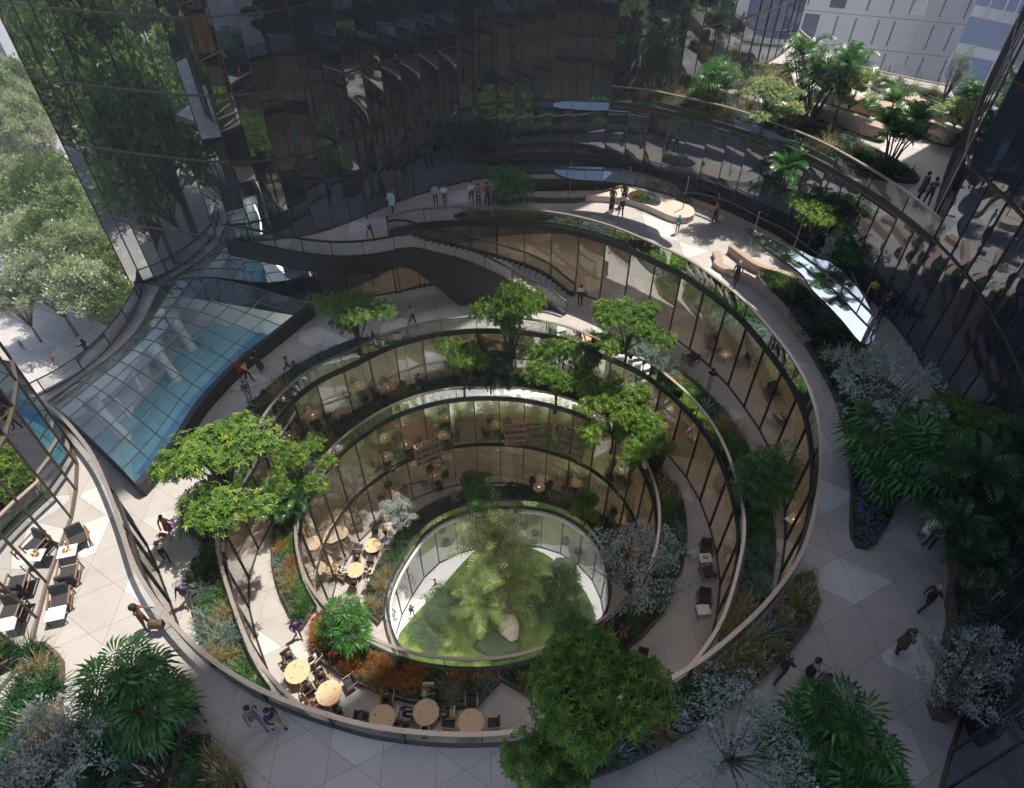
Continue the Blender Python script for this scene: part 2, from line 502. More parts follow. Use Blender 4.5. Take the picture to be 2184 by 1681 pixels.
# ------------------------------------------------------------------ ground and floors
def slab(name, outer, holes, z, th, top, side, kind='structure'):
    mb = MB()
    mb.prism(outer, z - th, z, 0, 1, True, holes)
    o = mb.build(name, [M[top], M[side]])
    return tag(o, kind=kind)
g = MB()
g.prism([Vector(p) for p in ((-900, -500), (900, -500), (900, 900), (-900, 900))], -1, 0)
tag(g.build('ground', M['pave_ground']), kind='structure')

def clampin(P, d=.6):
    """keep floors clear of the pool hall on the west"""
    a, b = Vector((-13.2, 37.3)), Vector((-19.4, 20.6))
    dr = (b - a).normalized()
    nn = Vector((-dr.y, dr.x))
    if nn.x > 0: nn = -nn
    out = []
    for p in P:
        s = (p - a).dot(nn)
        out.append(p - nn * (s + d) if s > -d else p)
    return out
R1o, R2o, R3o = ccw(R1), ccw(R2), ccw(R3)
oA = offset(R1o, 9)
oB = clampin(offset(R2o, 8.5))
oC = clampin(offset(R3o, 7.0))
# garden level
slab('garden_floor', oA, [], ZA, .5, 'white_floor', 'fascia')
slab('inner_floor', oB, [R1o], ZB, .7, 'pave', 'white_edge')
slab('mezzanine_floor', oB, [offset(R2o, .12)], ZM, .35, 'int_floor', 'fascia')
slab('dining_floor', oC, [R2o], ZC, .38, 'pave', 'fascia')
# pool roof corners
PTL, PTR, PBR, PBL = at(4, 1003, 143, 31.3), at(4, 1935, 262, 31.9), at(4, 855, 1385, 31.9), at(4, 288, 875, 31.3)
kerbE = smooth(W(4, '1935,262 1700,450 1490,612 1330,770 1220,900 1060,1150 855,1385', 31.9), False, .6)
roofW = smooth(W(4, '1003,143 930,290 850,430 700,580 520,710 288,875', 31.3), False, .6)
pool_hole = kerbE + roofW[::-1]
walkW = smooth(W(4, '880,112 862,230 790,370 640,560 440,720 215,842', ZD), False, .6)
e4 = [p for p in WALLM]
oD = [Vector((-27, 40.1))] + [Vector((-12, 46)), Vector((3, 51)), Vector((16, 49)), Vector((24, 38)), Vector((24, 15)), Vector((14, 2)), Vector((0, -3)), Vector((-14, 2)), Vector((-22, 12)), Vector((-24, 22)), Vector((-27.5, 25.0))] + walkW[::-1]
slab('terrace_floor', oD, [R3o, pool_hole], ZD, .38, 'pave', 'fascia')
# outer terrace: ring edge, stair well, bridge edge, then far out under the towers
stair_in = W(10, '700,262 850,250 1000,252 1200,290 1500,380 1750,490 1880,570 2060,700', 36)  # plan only, refined below
bridge = smooth(W(1, '1365,1384 1600,1430 1800,1470', 37.1) + W(10, '290,405 460,405 560,398 650,385 755,366', 37.1), False, .4)
r4end = R4[-1]
loopE = R4 + [Vector(bridge[-1])] + bridge[::-1] + [Vector((-24, 42)), Vector((-9, 50)), Vector((6, 60)), Vector((24, 60)), Vector((34, 40)), Vector((34, 10)), Vector((26, -16)), Vector((0, -26)), Vector((-30, -16)), Vector((-36, 10)), Vector((-34, 24)), Vector((-27.4, 25.2))]
slab('outer_terrace_floor', loopE, [], ZE, .38, 'pave', 'fascia')
# roof terrace
loopF = [Vector(p) for p in WALLF] + [Vector(p) for p in WALLU[::-1]][1:] + W(3, '1700,525', ZF) + W(3, '1400,480 1190,440 1000,360 840,280 770,250', ZF) + [Vector(p) for p in WALLT[::-1]][:-1]
loopF = [p + Vector((0, 0)) for p in loopF]
slab('roof_terrace_floor', loopF, [], ZF, .5, 'pave', 'fascia')

# ------------------------------------------------------------------ interiors behind the ring walls
def interior(name, curve, z, th, m, h):
    mb = MB()
    n = len(curve)
    vs = [(p.x, p.y, z) for p in curve] + [(p.x, p.y, z + h) for p in curve]
    o2 = ccw(offset(ccw(curve), .25))
    vs += [(p.x, p.y, z) for p in o2] + [(p.x, p.y, z + h) for p in o2]
    fs = []
    for i in range(n):
        j = (i + 1) % n
        fs += [(i, j, n + j, n + i), (2 * n + j, 2 * n + i, 3 * n + i, 3 * n + j)]
    mb.add(vs, fs)
    tag(mb.build(name, M[m]), kind='structure')
def shrink(P, d): return offset(ccw(P), -d)
interior('garden_hall_wall', shrink(oA, .3), ZA, .3, 'int_white', ZB - .7 - ZA)
interior('inner_hall_wall', shrink(oB, .3), ZB, .3, 'int_wall', ZM - .35 - ZB)
interior('mezzanine_hall_wall', shrink(oB, .32), ZM, .3, 'int_wall', ZC - .38 - ZM)
interior('dining_hall_wall', shrink(oC, .3), ZC, .3, 'int_wall', ZD - .38 - ZC)
wallD = [Vector((-12.2, 41.3)), Vector((-4, 46.5)), Vector((4, 47)), Vector((14, 43.5)), Vector((19.8, 35)), Vector((20.5, 24)), Vector((17, 11)), Vector((9, 2)), Vector((-2, -1)), Vector((-13, 4)), Vector((-20.0, 12.0)), Vector((-22, 18.5))]
wD = MB()
cD = smooth(wallD, False, 1)
wD.sweep(cD, [(0, 0), (.25, 0), (.25, ZE - .38 - ZD), (0, ZE - .38 - ZD)], False, ZD)
tag(wD.build('terrace_hall_wall', M['int_wall']), kind='structure')

def cove(name, label, curve, z, m, closed=True):
    mb = MB()
    mb.sweep(curve, [(0, 0), (.16, 0), (.16, .05), (0, .05)], closed, z)
    tag(mb.build(name, M[m]), label, 'ceiling light')
cove('ceiling_light', 'warm ring of ceiling lights over the lowest dining room of the inner ring', offset(R2o, 3.2), ZM - .44, 'cove')
cove('ceiling_light', 'warm ring of ceiling lights over the upper mezzanine dining room', offset(R2o, 3.0), ZC - .47, 'cove')
cove('ceiling_light', 'warm ring of ceiling lights over the restaurant behind the dining terrace glass', offset(R3o, 2.8), ZD - .47, 'cove')
cove('ceiling_light', 'warm line of ceiling lights in the lounge under the outer terrace', [p for p in offset(R4, -2.6 if area(R4) < 0 else 2.6, False)][8:], ZE - .47, 'cove', False)
cove('ceiling_light', 'white ring of ceiling lights above the garden hall', offset(R1o, .12), ZB - .78, 'covew')

# ------------------------------------------------------------------ glazed walls and balustrades
UB = MB(); UB.box((0, 0, .5), (1, 1, 1))
UBOX = {}
def ubox(m):
    if m not in UBOX: UBOX[m] = UB.mesh('unit_bar', M[m])
    return UBOX[m]
UP = MB(); UP.add([(-.5, 0, 0), (.5, 0, 0), (.5, 0, 1), (-.5, 0, 1)], [(0, 1, 2, 3)])
UPN = {}
def upane(m):
    if m not in UPN: UPN[m] = UP.mesh('unit_pane', M[m])
    return UPN[m]
def bar(name, m, parent, c, d, rz):
    o = parent.location
    return link(name, ubox(m), parent, (c[0] - o.x, c[1] - o.y, c[2] - o.z), (0, 0, rz), d)
def pane(name, m, parent, a, b, z0, z1, tilt=0.):
    o = parent.location
    d = b - a
    c = (a + b) / 2
    return link(name, upane(m), parent, (c.x - o.x, c.y - o.y, z0 - o.z), (tilt, 0, math.atan2(d.y, d.x) + tilt * .7), (d.length, 1, z1 - z0))
def glass_wall(label, P, closed, z0, z1, gm='glass', fm='post', midrail=None, depth=.14, cat='glass wall', head=True):
    r = empty('glass_wall', (P[0].x, P[0].y, z0), label, cat)
    n = len(P)
    for i in range(n if closed else n - 1):
        a, b = P[i], P[(i + 1) % n]
        pane('glass_pane', gm, r, a, b, z0 + .06, z1 - .06, RN.uniform(-.004, .004))
    for i in range(n):
        a, b = P[i - 1] if closed or i > 0 else P[i], P[(i + 1) % n] if closed or i < n - 1 else P[i]
        bar('mullion', fm, r, (P[i].x, P[i].y, z0), (.045, depth, z1 - z0), math.atan2(b.y - a.y, b.x - a.x))
    for nm, z, h in [('sill', z0, .06), ('head', z1 - .06, .06)] + ([('transom', midrail, .1)] if midrail else []):
        mb = MB()
        mb.sweep(P, [(-.05, 0), (.05, 0), (.05, h), (-.05, h)], closed, z)
        mb.build(nm, M[fm], r)
    return r
def balustrade(label, P, closed, z, spacing=2.4, h=1.1, gm='bglass', rail=.07, width=.16, zs=None, cat='balustrade', railmat='rail'):
    r = empty('balustrade', (P[0].x, P[0].y, z), label, cat)
    Q = resample(P, closed, spacing)
    n = len(Q)
    G = resample(P, closed, .6)
    mb = MB()
    k = len(G)
    zz = zs if zs else (lambda t: z)
    for i in range(n if closed else n - 1):          # each sheet of glass follows the curve
        sub = [G[int(round((i + t / 4) / (n if closed else n - 1) * (k if closed else k - 1))) % k] for t in range(5)]
        ts = [(i + t / 4) / (n if closed else n - 1) for t in range(5)]
        g_ = MB()
        vs = [(p.x, p.y, zz(t) + .02) for p, t in zip(sub, ts)] + [(p.x, p.y, zz(t) + h - .02) for p, t in zip(sub, ts)]
        g_.add(vs, [(j, j + 1, 6 + j, 5 + j) for j in range(4)])
        g_.build('glass_panel', M[gm], r)
    for i in range(n):
        a, b = Q[i - 1] if closed or i > 0 else Q[i], Q[(i + 1) % n] if closed or i < n - 1 else Q[i]
        t = i / (n if closed else n - 1)
        bar('post', 'post', r, (Q[i].x, Q[i].y, zz(t)), (.03, .07, h), math.atan2(b.y - a.y, b.x - a.x))
    mb = MB()
    kk = len(G)
    zl = [zz(i / (kk if closed else kk - 1)) + h for i in range(kk)]
    mb.sweep(G, [(-width / 2, -rail), (width / 2, -rail), (width / 2, 0), (-width / 2, 0)], closed, zl)
    mb.build('handrail', M[railmat], r)
    mb = MB()
    zl = [zz(i / (kk if closed else kk - 1)) for i in range(kk)]
    mb.sweep(G, [(-.07, -.24), (.06, -.24), (.06, .05), (-.07, .05)], closed, zl)
    mb.build('edge_trim', M['fascia'] if railmat != 'railw' else M['white_edge'], r)
    return r
inn = lambda P, d: offset(P, d)
glass_wall('clear glass wall of the garden hall under the white oculus rim', resample(inn(R1o, .3), True, 1.75), True, ZA, ZB - .7, depth=.1)
glass_wall('two storey curved glass wall of the innermost ring with warm rooms behind', resample(inn(R2o, .16), True, 1.8), True, ZB, ZC - .38, midrail=ZM - .4)
glass_wall('curved glass wall of the restaurant beside the dining terrace', resample(inn(R3o, .16), True, 1.85), True, ZC, ZD - .38)
R4w = offset(R4, -.2 if area(R4) < 0 else .2, False)
P4 = resample(R4w[6:], False, 1.85)
glass_wall('long curved glass wall of the lounge under the outer terrace', P4, False, ZD, ZE - .38)
balustrade('lowest glass balustrade around the garden oculus', R1o, True, ZB, 2.3, 1.0, railmat='post')
rim = MB(); rim.sweep(R1o, [(-.18, -.62), (.35, -.62), (.35, -.38), (-.18, -.38)], True, ZB)
tag(rim.build('oculus_rim', M['white_edge']), 'white ring edging the round opening above the garden', 'rim')
balustrade('glass balustrade of the innermost dining terrace with planting behind it', R2o, True, ZC, 2.3)
balustrade('middle glass balustrade between the dining terrace and the pool terrace', R3o, True, ZD, 2.3)
balustrade('outermost long glass balustrade running from the lounge chairs to the stair head', R4, False, ZE, 2.5)
# glass wall under the bridge, dark rooms
wallDn = smooth(W(0, '345,601 480,617 600,634 662,645 689,643 740,637 797,632 851,622 902,612 953,604 1001,602 1060,590', ZD), False, 1.75)
glass_wall('dim glass wall under the bridge behind the pool terrace', wallDn, False, ZD, ZE - .38)

# ------------------------------------------------------------------ bridge, stair
so = [at(10, x, y, z + 1.1) for (x, y), z in zip(V0('755,366 900,354 1000,352 1100,357 1300,420 1500,520 1700,630 1880,730 1990,822'), (36, 36, 35.9, 35.6, 34.7, 33.7, 32.7, 31.7, 31.15))]
si = [at(10, x, y, z + 1.1) for (x, y), z in zip(V0('705,262 850,250 1000,252 1200,290 1400,348 1600,425 1750,490 1880,570 2050,695'), (36, 36, 35.9, 35.2, 34.3, 33.3, 32.5, 31.8, 31.15))]
SO = smooth([p.xy for p in so], False, .4)
SI = resample(smooth([p.xy for p in si], False, .4), False, n=len(SO) - 1)
nS = len(SO)
def sz(t):
    u = min(1, max(0, (t - .12) / .86))
    return ZE - (ZE - ZD) * u
st = empty('curved_stair', (SO[0].x, SO[0].y, ZD), 'dark curved stair descending from the outer terrace to the pool terrace', 'stair')
mb = MB()
NT_ = 28
for i in range(NT_):
    t0, t1 = .12 + .86 * i / NT_, .12 + .86 * (i + 1) / NT_
    f = lambda P, t: P[int(t * (nS - 1))].lerp(P[min(nS - 1, int(t * (nS - 1)) + 1)], t * (nS - 1) % 1)
    a, b, c_, d = f(SO, t0), f(SO, t1), f(SI, t1), f(SI, t0)
    z = ZE - (ZE - ZD) * (i + 1) / NT_ + .005
    mb.prism([a, b, c_, d], z - .25, z)
mb.build('flight_of_steps', M['pave'], st)
mb = MB()
a = [f(SO, .12 * i / 6) for i in range(7)] + [f(SI, .12 * i / 6) for i in range(6, -1, -1)]
mb.prism(a, ZE - .5, ZE + .004)
mb.build('landing', M['pave'], st)
def stringer(P, side, deep, name):
    mb = MB()
    N = normals(P, False)
    vs, fs = [], []
    for i, p in enumerate(P):
        t = i / (len(P) - 1)
        z = sz(t)
        lo = max(ZD, z - 1.15 - (deep * max(0, t - .05) * 9 if t < .5 else 99)) if deep else max(ZD, z - 1.0)
        for k in (0, .14 * side):
            q = p + N[i] * k
            vs += [(q.x, q.y, lo), (q.x, q.y, z + .12)]
    for i in range(len(P) - 1):
        o = i * 4
        fs += [(o, o + 4, o + 5, o + 1), (o + 2, o + 3, o + 7, o + 6), (o + 1, o + 5, o + 7, o + 3), (o, o + 2, o + 6, o + 4)]
    fs += [(0, 1, 3, 2), (len(vs) - 4, len(vs) - 2, len(vs) - 1, len(vs) - 3)]
    mb.add(vs, fs)
    return mb.build(name, M['black'], st)
stringer(SO, 1, 1.0, 'outer_stringer')
stringer(SI, -1, 0, 'inner_stringer')
BR = bridge
mb = MB()
mb.sweep(BR, [(-.05, -1.25), (.12, -1.25), (.12, .06), (-.05, .06)], False, ZE)
o = mb.build('bridge_fascia', M['black'])
tag(o, 'deep black curved edge beam of the bridge meeting the stair', 'edge beam')
balustrade('glass balustrade of the bridge between the west tower and the stair', BR, False, ZE, 1.9, railmat='post')
balustrade('outer glass balustrade following the curved stair down', SO, False, ZE, 2.0, 1.05, zs=lambda t: sz(t) + .1, railmat='post')
balustrade('inner glass balustrade of the curved stair next to the lounge glass', [r4end] + SI, False, ZE, 2.0, 1.05, zs=lambda t: sz(t) + .1, railmat='post')
cap = smooth([r4end, (r4end + SO[0]) / 2 + Vector((-.8, .2)), SO[0] + Vector((-.2, 1.2))], False, .3)

# ------------------------------------------------------------------ towers
def tower(name, label, P, z0, z1, floors, gm='tglass', fm='tmull', back=14, tilt=.006):
    r = empty(name, (P[0].x, P[0].y, z0), label, 'glass tower')
    n = len(P)
    for i in range(n - 1):
        a, b = P[i], P[i + 1]
        pane('glass_strip', 'wglass' if gm == 'tglass' and a.x < -16 else gm, r, a, b, z0, z1, RN.uniform(-tilt, tilt) * .25)
    for i in range(n):
        a, b = P[max(0, i - 1)], P[min(n - 1, i + 1)]
        bar('mullion', fm, r, (P[i].x, P[i].y, z0), (0.034, .10, z1 - z0), math.atan2(b.y - a.y, b.x - a.x))
    s = 1 if area(P + [P[-1] + Vector((0, .01))]) > 0 else -1
    for z in floors:
        mb = MB()
        mb.sweep(P, [(-.07, 0), (.07, 0), (.07, .09), (-.07, .09)], False, z)
        mb.build('floor_band', M[fm], r)
    return r
def core(name, label, poly, z0, z1, parent):
    mb = MB()
    mb.prism(poly, z0, z1)
    return mb.build(name, M['fascia'], parent)
TOP = 168
fl = [ZE, ZF] + [45 + 3.85 * i for i in range(14)]
T1 = tower('glass_tower', 'tall dark glass tower curving along the back of the courtyard', WALLM + WALLT[1:], ZD, TOP, fl)
core('tower_body', '', WALLM + WALLT[1:] + [Vector((18, 68)), Vector((-8, 66)), Vector((-31, 53))], ZG, TOP + .2, T1).location.y += .35
T2 = tower('glass_tower', 'dark glass tower rising along the right side of the courtyard', WALLU[:-1] + WALLR, ZE, 215, [ZE] + fl[1:])
core('tower_body', '', [p + Vector((.35, 0)) for p in WALLU[:-1] + WALLR] + [Vector((30, -10)), Vector((42, 20)), Vector((36, 44))], ZG, 215.2, T2)
T3 = tower('glass_tower', 'reflective glass tower beside the lounge chairs at lower left', WALLW, ZE, 110, [ZE] + fl[1:], 'lglass')
core('tower_body', '', [p + Vector((-.3, -.25)) for p in WALLW] + [Vector((-30, 2)), Vector((-30.2, 15))], ZG, 110, T3)
# storey of dark glass under the roof terrace
tower('glass_wall', 'curved dark glass wall under the roof terrace reflecting the planting', WALLF, ZE, ZF - .25, [ZE, ZF - .3])['category'] = 'glass wall'
balustrade('glass balustrade with pale handrail along the roof terrace edge', [Vector(p) for p in WALLF] , False, ZF, 2.6)
far_rail = smooth(W(3, '775,185 830,232 1000,340 1100,395 1190,420 1400,470 1560,503 1700,530 1850,570', ZF + 1.1), False, .5)
balustrade('far glass balustrade of the roof terrace in front of the white building', far_rail, False, ZF, 2.2)
# added unseen masses high above the gap, shaped to cut the sun patches
mb = MB()
mb.prism([Vector((21.0, 56.0)), Vector((25.3, 52.4)), Vector((34, 62)), Vector((22, 70))], 76, 120)
mb.build('sun_blocker', M['fascia'], T1).location = -T1.location

mb = MB()
mb.prism([Vector((28.4, 42.4)), Vector((27.6, 41.0)), Vector((23.0, 41.6)), Vector((25.6, 45.0)), Vector((34, 52)), Vector((36, 44))], 152, 215)  # second added block out of view, shades the lower lounge from the sun
mb.build('sun_blocker', M['fascia'], T2).location = -T2.location
# ------------------------------------------------------------------ pool hall and its glass roof
pr = empty('glass_roof', (PBL.x, PBL.y, ZD), 'large curved glass roof over the swimming pool with dark kerb', 'glass roof')
NU, NV = 8, 12
Lk = resample(kerbE, False, n=NV)
Lw = resample(roofW, False, n=NV)
def roofpt(u, v):
    a = Lk[int(v)].lerp(Lk[min(NV, int(v) + 1)], v % 1)
    b = Lw[int(v)].lerp(Lw[min(NV, int(v) + 1)], v % 1)
    t = u / NU
    tt = t
    p = a.lerp(b, tt)
    z = 31.9 + (31.3 - 31.9) * t + 1.55 * math.sin(PI * min(1, t * 1.02)) ** .8 * (.35 + .65 * t)
    return Vector((p.x, p.y, z))
for j in range(NV):
    for i in range(NU):
        q = [roofpt(i, j), roofpt(i + 1, j), roofpt(i + 1, j + 1), roofpt(i, j + 1)]
        mb = MB(); mb.add(q, [(0, 1, 2, 3)])
        mb.build('glass_pane', M['rglass'], pr)
for j in range(NV + 1):
    mb = MB(); mb.tube([roofpt(i * .5, j) + Vector((0, 0, .02)) for i in range(NU * 2 + 1)], .032, 4)
    mb.build('cross_rib', M['rib'], pr)
for i in range(NU + 1):
    mb = MB(); mb.tube([roofpt(i, j * .5) + Vector((0, 0, .02)) for j in range(NV * 2 + 1)], .045 if i % 2 == 0 else .03, 4)
    mb.build('long_rib', M['rib'], pr)
def ribbon(name, P, z0, z1, w, m, parent=None):
    mb = MB(); mb.sweep(P, [(-w, 0), (w, 0), (w, z1 - z0), (-w, z1 - z0)], False, z0)
    return mb.build(name, M[m], parent)
ribbon('kerb', kerbE, ZD - .38, 31.98, .17, 'black', pr)
ribbon('kerb', roofW, ZD - .38, 31.32, .12, 'rail', pr)
for e0, e1, v in ((Lk[0], Lw[0], 0), (Lk[-1], Lw[-1], NV)):
    mb = MB()
    vs = []
    for i in range(NU * 2 + 1):
        p = roofpt(i * .5, v)
        vs += [(p.x, p.y, ZD - .38), tuple(p)]
    mb.add(vs, [(2 * i, 2 * i + 2, 2 * i + 3, 2 * i + 1) for i in range(NU * 2)])
    mb.build('end_panel', M['black'], pr)
ZP = 28.2
hall_in = ccw(kerbE + walkW[::-1])
hall = offset(hall_in, .3)
tag(slab('pool_hall_floor', hall, [], ZP - .02, .4, 'white_floor', 'white_edge'), kind='structure')
hw = MB(); hw.sweep(resample(hall_in, True, 1.0), [(.0, 0), (.25, 0), (.25, ZD - .38 - ZP), (0, ZD - .38 - ZP)], True, ZP)
tag(hw.build('pool_hall_wall', M['int_white']), kind='structure')
pw = smooth(W(4, '1275,400 1400,372 1560,385 1690,425 1800,470 1720,560 1560,740 1400,930 1250,1130 1100,1330 1010,1480 920,1500 800,1360 690,1240 560,1115 680,1030 800,955 900,850 1000,735 1080,610 1170,480', ZP), True, .5)
pw2 = pw
ph = MB(); ph.prism(pw2, ZP - .015, ZP + .012)
tag(ph.build('pool_water', M['water']), kind='structure')
lane = smooth(W(4, '1660,440 1480,600 1330,760 1180,930 1040,1130 900,1330', ZP), False, .6)
lm = MB(); lm.sweep(lane, [(-.55, 0), (.55, 0), (.55, .006), (-.55, .006)], False, ZP + .014)
tag(lm.build('deep_water_strip', M['lanetile']), kind='structure')
for k, (x, y, d) in enumerate(((1200, 545, (-1.6, 1.2)), (1110, 740, (-1.8, .9)), (790, 1100, (-1.8, .5)))):
    b = at(4, x, y, ZP)
    t = Vector((b.x + d[0] * .6, b.y + d[1] * .6, 31.3))
    mb = MB(); mb.tube([b, b.lerp(t, .3), b.lerp(t, .7), t], [.34, .3, .36, .5], 16)
    tag(mb.build('leaning_column', M['column'], None, True), ['pale leaning column by the far end of the pool', 'pale leaning column at the middle of the pool', 'pale leaning column at the near end of the pool'][k], 'column')
for k, (x0, y0, x1, y1) in enumerate(((830, 700, 880, 800), (700, 830, 800, 960), (580, 920, 660, 1000))):
    mb = MB(); a = at(4, x0, y0, ZP + 2.6); b = at(4, x1, y1, ZP)
    mb.tube([a, b], .12, 8)
    tag(mb.build('slanted_strut', M['column']), ['farthest slim white strut in the pool hall', 'middle slim white strut beside the pool edge', 'nearest slim white strut in the pool hall'][k], 'strut')
mb = MB()  # added glowing strip, out of view, to brighten the pool hall
mb.sweep([p_ for p_ in offset(kerbE, .42 if offset(kerbE, .42, False)[3].x < kerbE[3].x else -.42, False)][1:-1], [(0, 0), (.05, 0), (.05, .4), (0, .4)], False, ZD - 1.3)
tag(mb.build('hidden_fill_strip', M['poolfill']), 'added hidden fill strip brightening the pool hall below the dark kerb', 'wall light')
# west walkway balustrade: plain rail on thin posts
wr = empty('guard_rail', (walkW[0].x, walkW[0].y, ZD), 'thin dark guard rail of the walkway beyond the pool roof', 'guard rail')
wk = resample(offset(walkW, -.12 if area(walkW + [Vector((-20, 30))]) < 0 else -.12, False), False, n=len(walkW) - 1)
mb = MB(); mb.tube([(p.x, p.y, ZD + 1.1) for p in wk], .045, 6); mb.build('handrail', M['post'], wr)
for i in range(0, len(wk), 4):
    bar('post', 'post', wr, (wk[i].x, wk[i].y, ZD), (.05, .05, 1.1), 0)
for i in range(0, len(wk) - 4, 4):
    pane('glass_panel', 'bglass', wr, wk[i], wk[i + 4], ZD + .1, ZD + 1.05)
wf = MB(); wf.sweep(walkW, [(-.1, -1.1), (.1, -1.1), (.1, .12), (-.1, .12)], False, ZD)
tag(wf.build('walkway_edge', M['rail']), 'raised edge strip along the outside of the walkway', 'edge strip')

# ------------------------------------------------------------------ mirror canopies on thin posts
def canopy(poly, z, label, posts):
    P = smooth(poly, True, .35)
    c = sum((Vector(p) for p in P), Vector((0, 0))) / len(P)
    r = empty('mirror_canopy', (c.x, c.y, ZE), label, 'canopy')
    mb = MB(); mb.prism(P, z - .14, z, 0, 1)
    mb.build('mirror_roof', [M['mirror'], M['fascia']], r)
    for q in posts:
        mb = MB(); mb.tube([(q.x, q.y, ZE), (q.x, q.y, z - .1)], .035, 8)
        mb.build('post', M['rail'], r)
    return r, P
c1 = W(2, '1340,1065 1390,1045 1500,1038 1640,1040 1800,1062 1950,1095 2100,1150', 38.8) + W(3, '20,1190 85,1225 100,1255 55,1255', 38.8) + W(2, '2080,1212 2000,1190 1850,1152 1700,1130 1500,1117 1400,1098', 38.8)
canopy(c1, 38.8, 'long dark mirror canopy standing in the back planting before the glass wall', [Vector(p) for p in W(2, '1438,1225 1790,1270', ZE)] + [Vector(p) for p in W(3, '36,1335', ZE)])
c2 = W(3, '420,1418 480,1422 600,1455 700,1510 850,1600', 38.8) + W(6, '960,0 1060,80 1150,190 1210,300 1236,400 1228,480 1190,512 1140,490 1050,380 950,270 850,170 780,70', 38.8) + W(3, '640,1600 560,1540 480,1470', 38.8)
cc, PC2 = canopy(c2, 38.8, 'bright curved mirror canopy reflecting the sky beside the palm', [Vector(p) for p in W(3, '452,1560 700,1640', ZE)] + [Vector(p) for p in W(6, '1150,620', ZE)])
mid = smooth(W(6, '760,0 880,95 1000,190 1090,290 1180,385 1225,425', 38.8), False, .5)
mb = MB(); mb.sweep(mid, [(-.04, 0), (.04, 0), (.04, .03), (-.04, .03)], False, 38.803); mb.build('seam', M['post'], cc)
for (x0, y0, x1, y1) in ((960, 10, 930, 125), (1060, 90, 1020, 210), (1165, 230, 1120, 325), (1222, 330, 1190, 395)):
    a, b = at(6, x0, y0, 38.8), at(6, x1, y1, 38.8)
    mb = MB(); mb.sweep([a.xy, b.xy], [(-.035, 0), (.035, 0), (.035, .03), (-.035, .03)], False, 38.804); mb.build('seam', M['post'], cc)

# ------------------------------------------------------------------ buildings outside
def outside_block(name, label, o, d, nrm, L, Hh, zb, wallm):
    r = empty(name, o, label, 'building')
    return r
o = Vector((0, 0, CAMZ))
def raypt(x, y, D):
    u = (x - 1092) / FPX; v = (y - 840.5) / FPX
    d = Vector((u, CP - v * SP, -SP - v * CP)).normalized()
    return Vector((0, 0, CAMZ)) + d * D
dW = Vector((4.57, -1.427, 0)).normalized(); nW = Vector((dW.y, -dW.x, 0))  # faces the courtyard
p0 = raypt(1760, 90, 112)
wb = empty('white_building', (p0.x, p0.y, 0), 'white clad office building with tall narrow windows beyond the roof terrace', 'building')
rzW = math.atan2(dW.y, dW.x)
mb = MB()
base = Vector((p0.x, p0.y, 0))
def slabbox(mb, org, d, n, s0, s1, z0, z1, dep0, dep1, m=0):
    P = [org + d * s + n * q for s, q in ((s0, dep0), (s1, dep0), (s1, dep1), (s0, dep1))]
    mb.prism([p.xy for p in P], z0, z1, m, m)
slabbox(mb, base, dW, nW, -40, 17, 0, 70, -20, 0)
mb.build('wall', M['bwhite'], wb)
for fl_ in range(4, 17):
    z = fl_ * 3.9
    mb = MB(); slabbox(mb, base, dW, nW, -40, 17, z - .06, z, 0, .02); mb.build('panel_joint', M['brass'], wb)
    if 14 < z < 60:
        x = -12 + (fl_ % 2) * 1.3
        while x < 16:
            w = RN.choice([.18, .18, .2, 1.9, .2])
            if x < -4: w = RN.choice([2.2, 1.6])
            mb = MB(); slabbox(mb, base, dW, nW, x, x + w, z + .55, z + 3.5, .003, .05)
            mb.build('window', M['bwin'], wb)
            x += w + RN.choice([2.1, 2.6, 1.7])
dB = Vector((1.647, -1.427, 0)).normalized(); nB = Vector((dB.y, -dB.x, 0))
p1 = raypt(2012, 165, 104)
bb = empty('blue_glass_building', (p1.x, p1.y, 0), 'pale blue glass office block right of the white building', 'building')
base1 = Vector((p1.x, p1.y, 0))
mb = MB(); slabbox(mb, base1, dB, nB, 0, 60, 0, 70, -18, 0); mb.build('wall', M['bpanel'], bb)
for fl_ in range(4, 18):
    z = fl_ * 3.9
    mb = MB(); slabbox(mb, base1, dB, nB, 0, 60, z + 1.0, z + 3.7, .003, .06); mb.build('window_band', M['bblue'], bb)
    for s_ in range(40):
        if RN.random() < .5 and 14 < z < 60 and s_ < 24 and fl_ % 2:
            mb = MB(); x = s_ * 1.4 + RN.uniform(-.2, .2)
            slabbox(mb, base1, dB, nB, x, x + .14, z - .2, z + 3.8, .06, .16); mb.build('fin', M['bpanel'], bb)
p2 = raypt(5, 262, 150)
wb2 = empty('white_building', (p2.x, p2.y, 0), 'pale building half hidden by trees at the far left edge', 'building')
mb = MB(); mb.box((p2.x - 14, p2.y + 8, 15), (30, 14, 30), .3); mb.build('wall', M['bgrey'], wb2)
for i in range(6):
    for j in range(4):
        mb = MB()
        a = Vector((-11.6 + i * 4.6, -7.03)); c_, s_ = math.cos(.3), math.sin(.3)
        mb.box((p2.x - 14 + a.x * c_ - a.y * s_, p2.y + 8 + a.x * s_ + a.y * c_, 8 + j * 5.5), (2.6, .1, 3.4), .3)
        mb.build('window', M['bwin'], wb2)
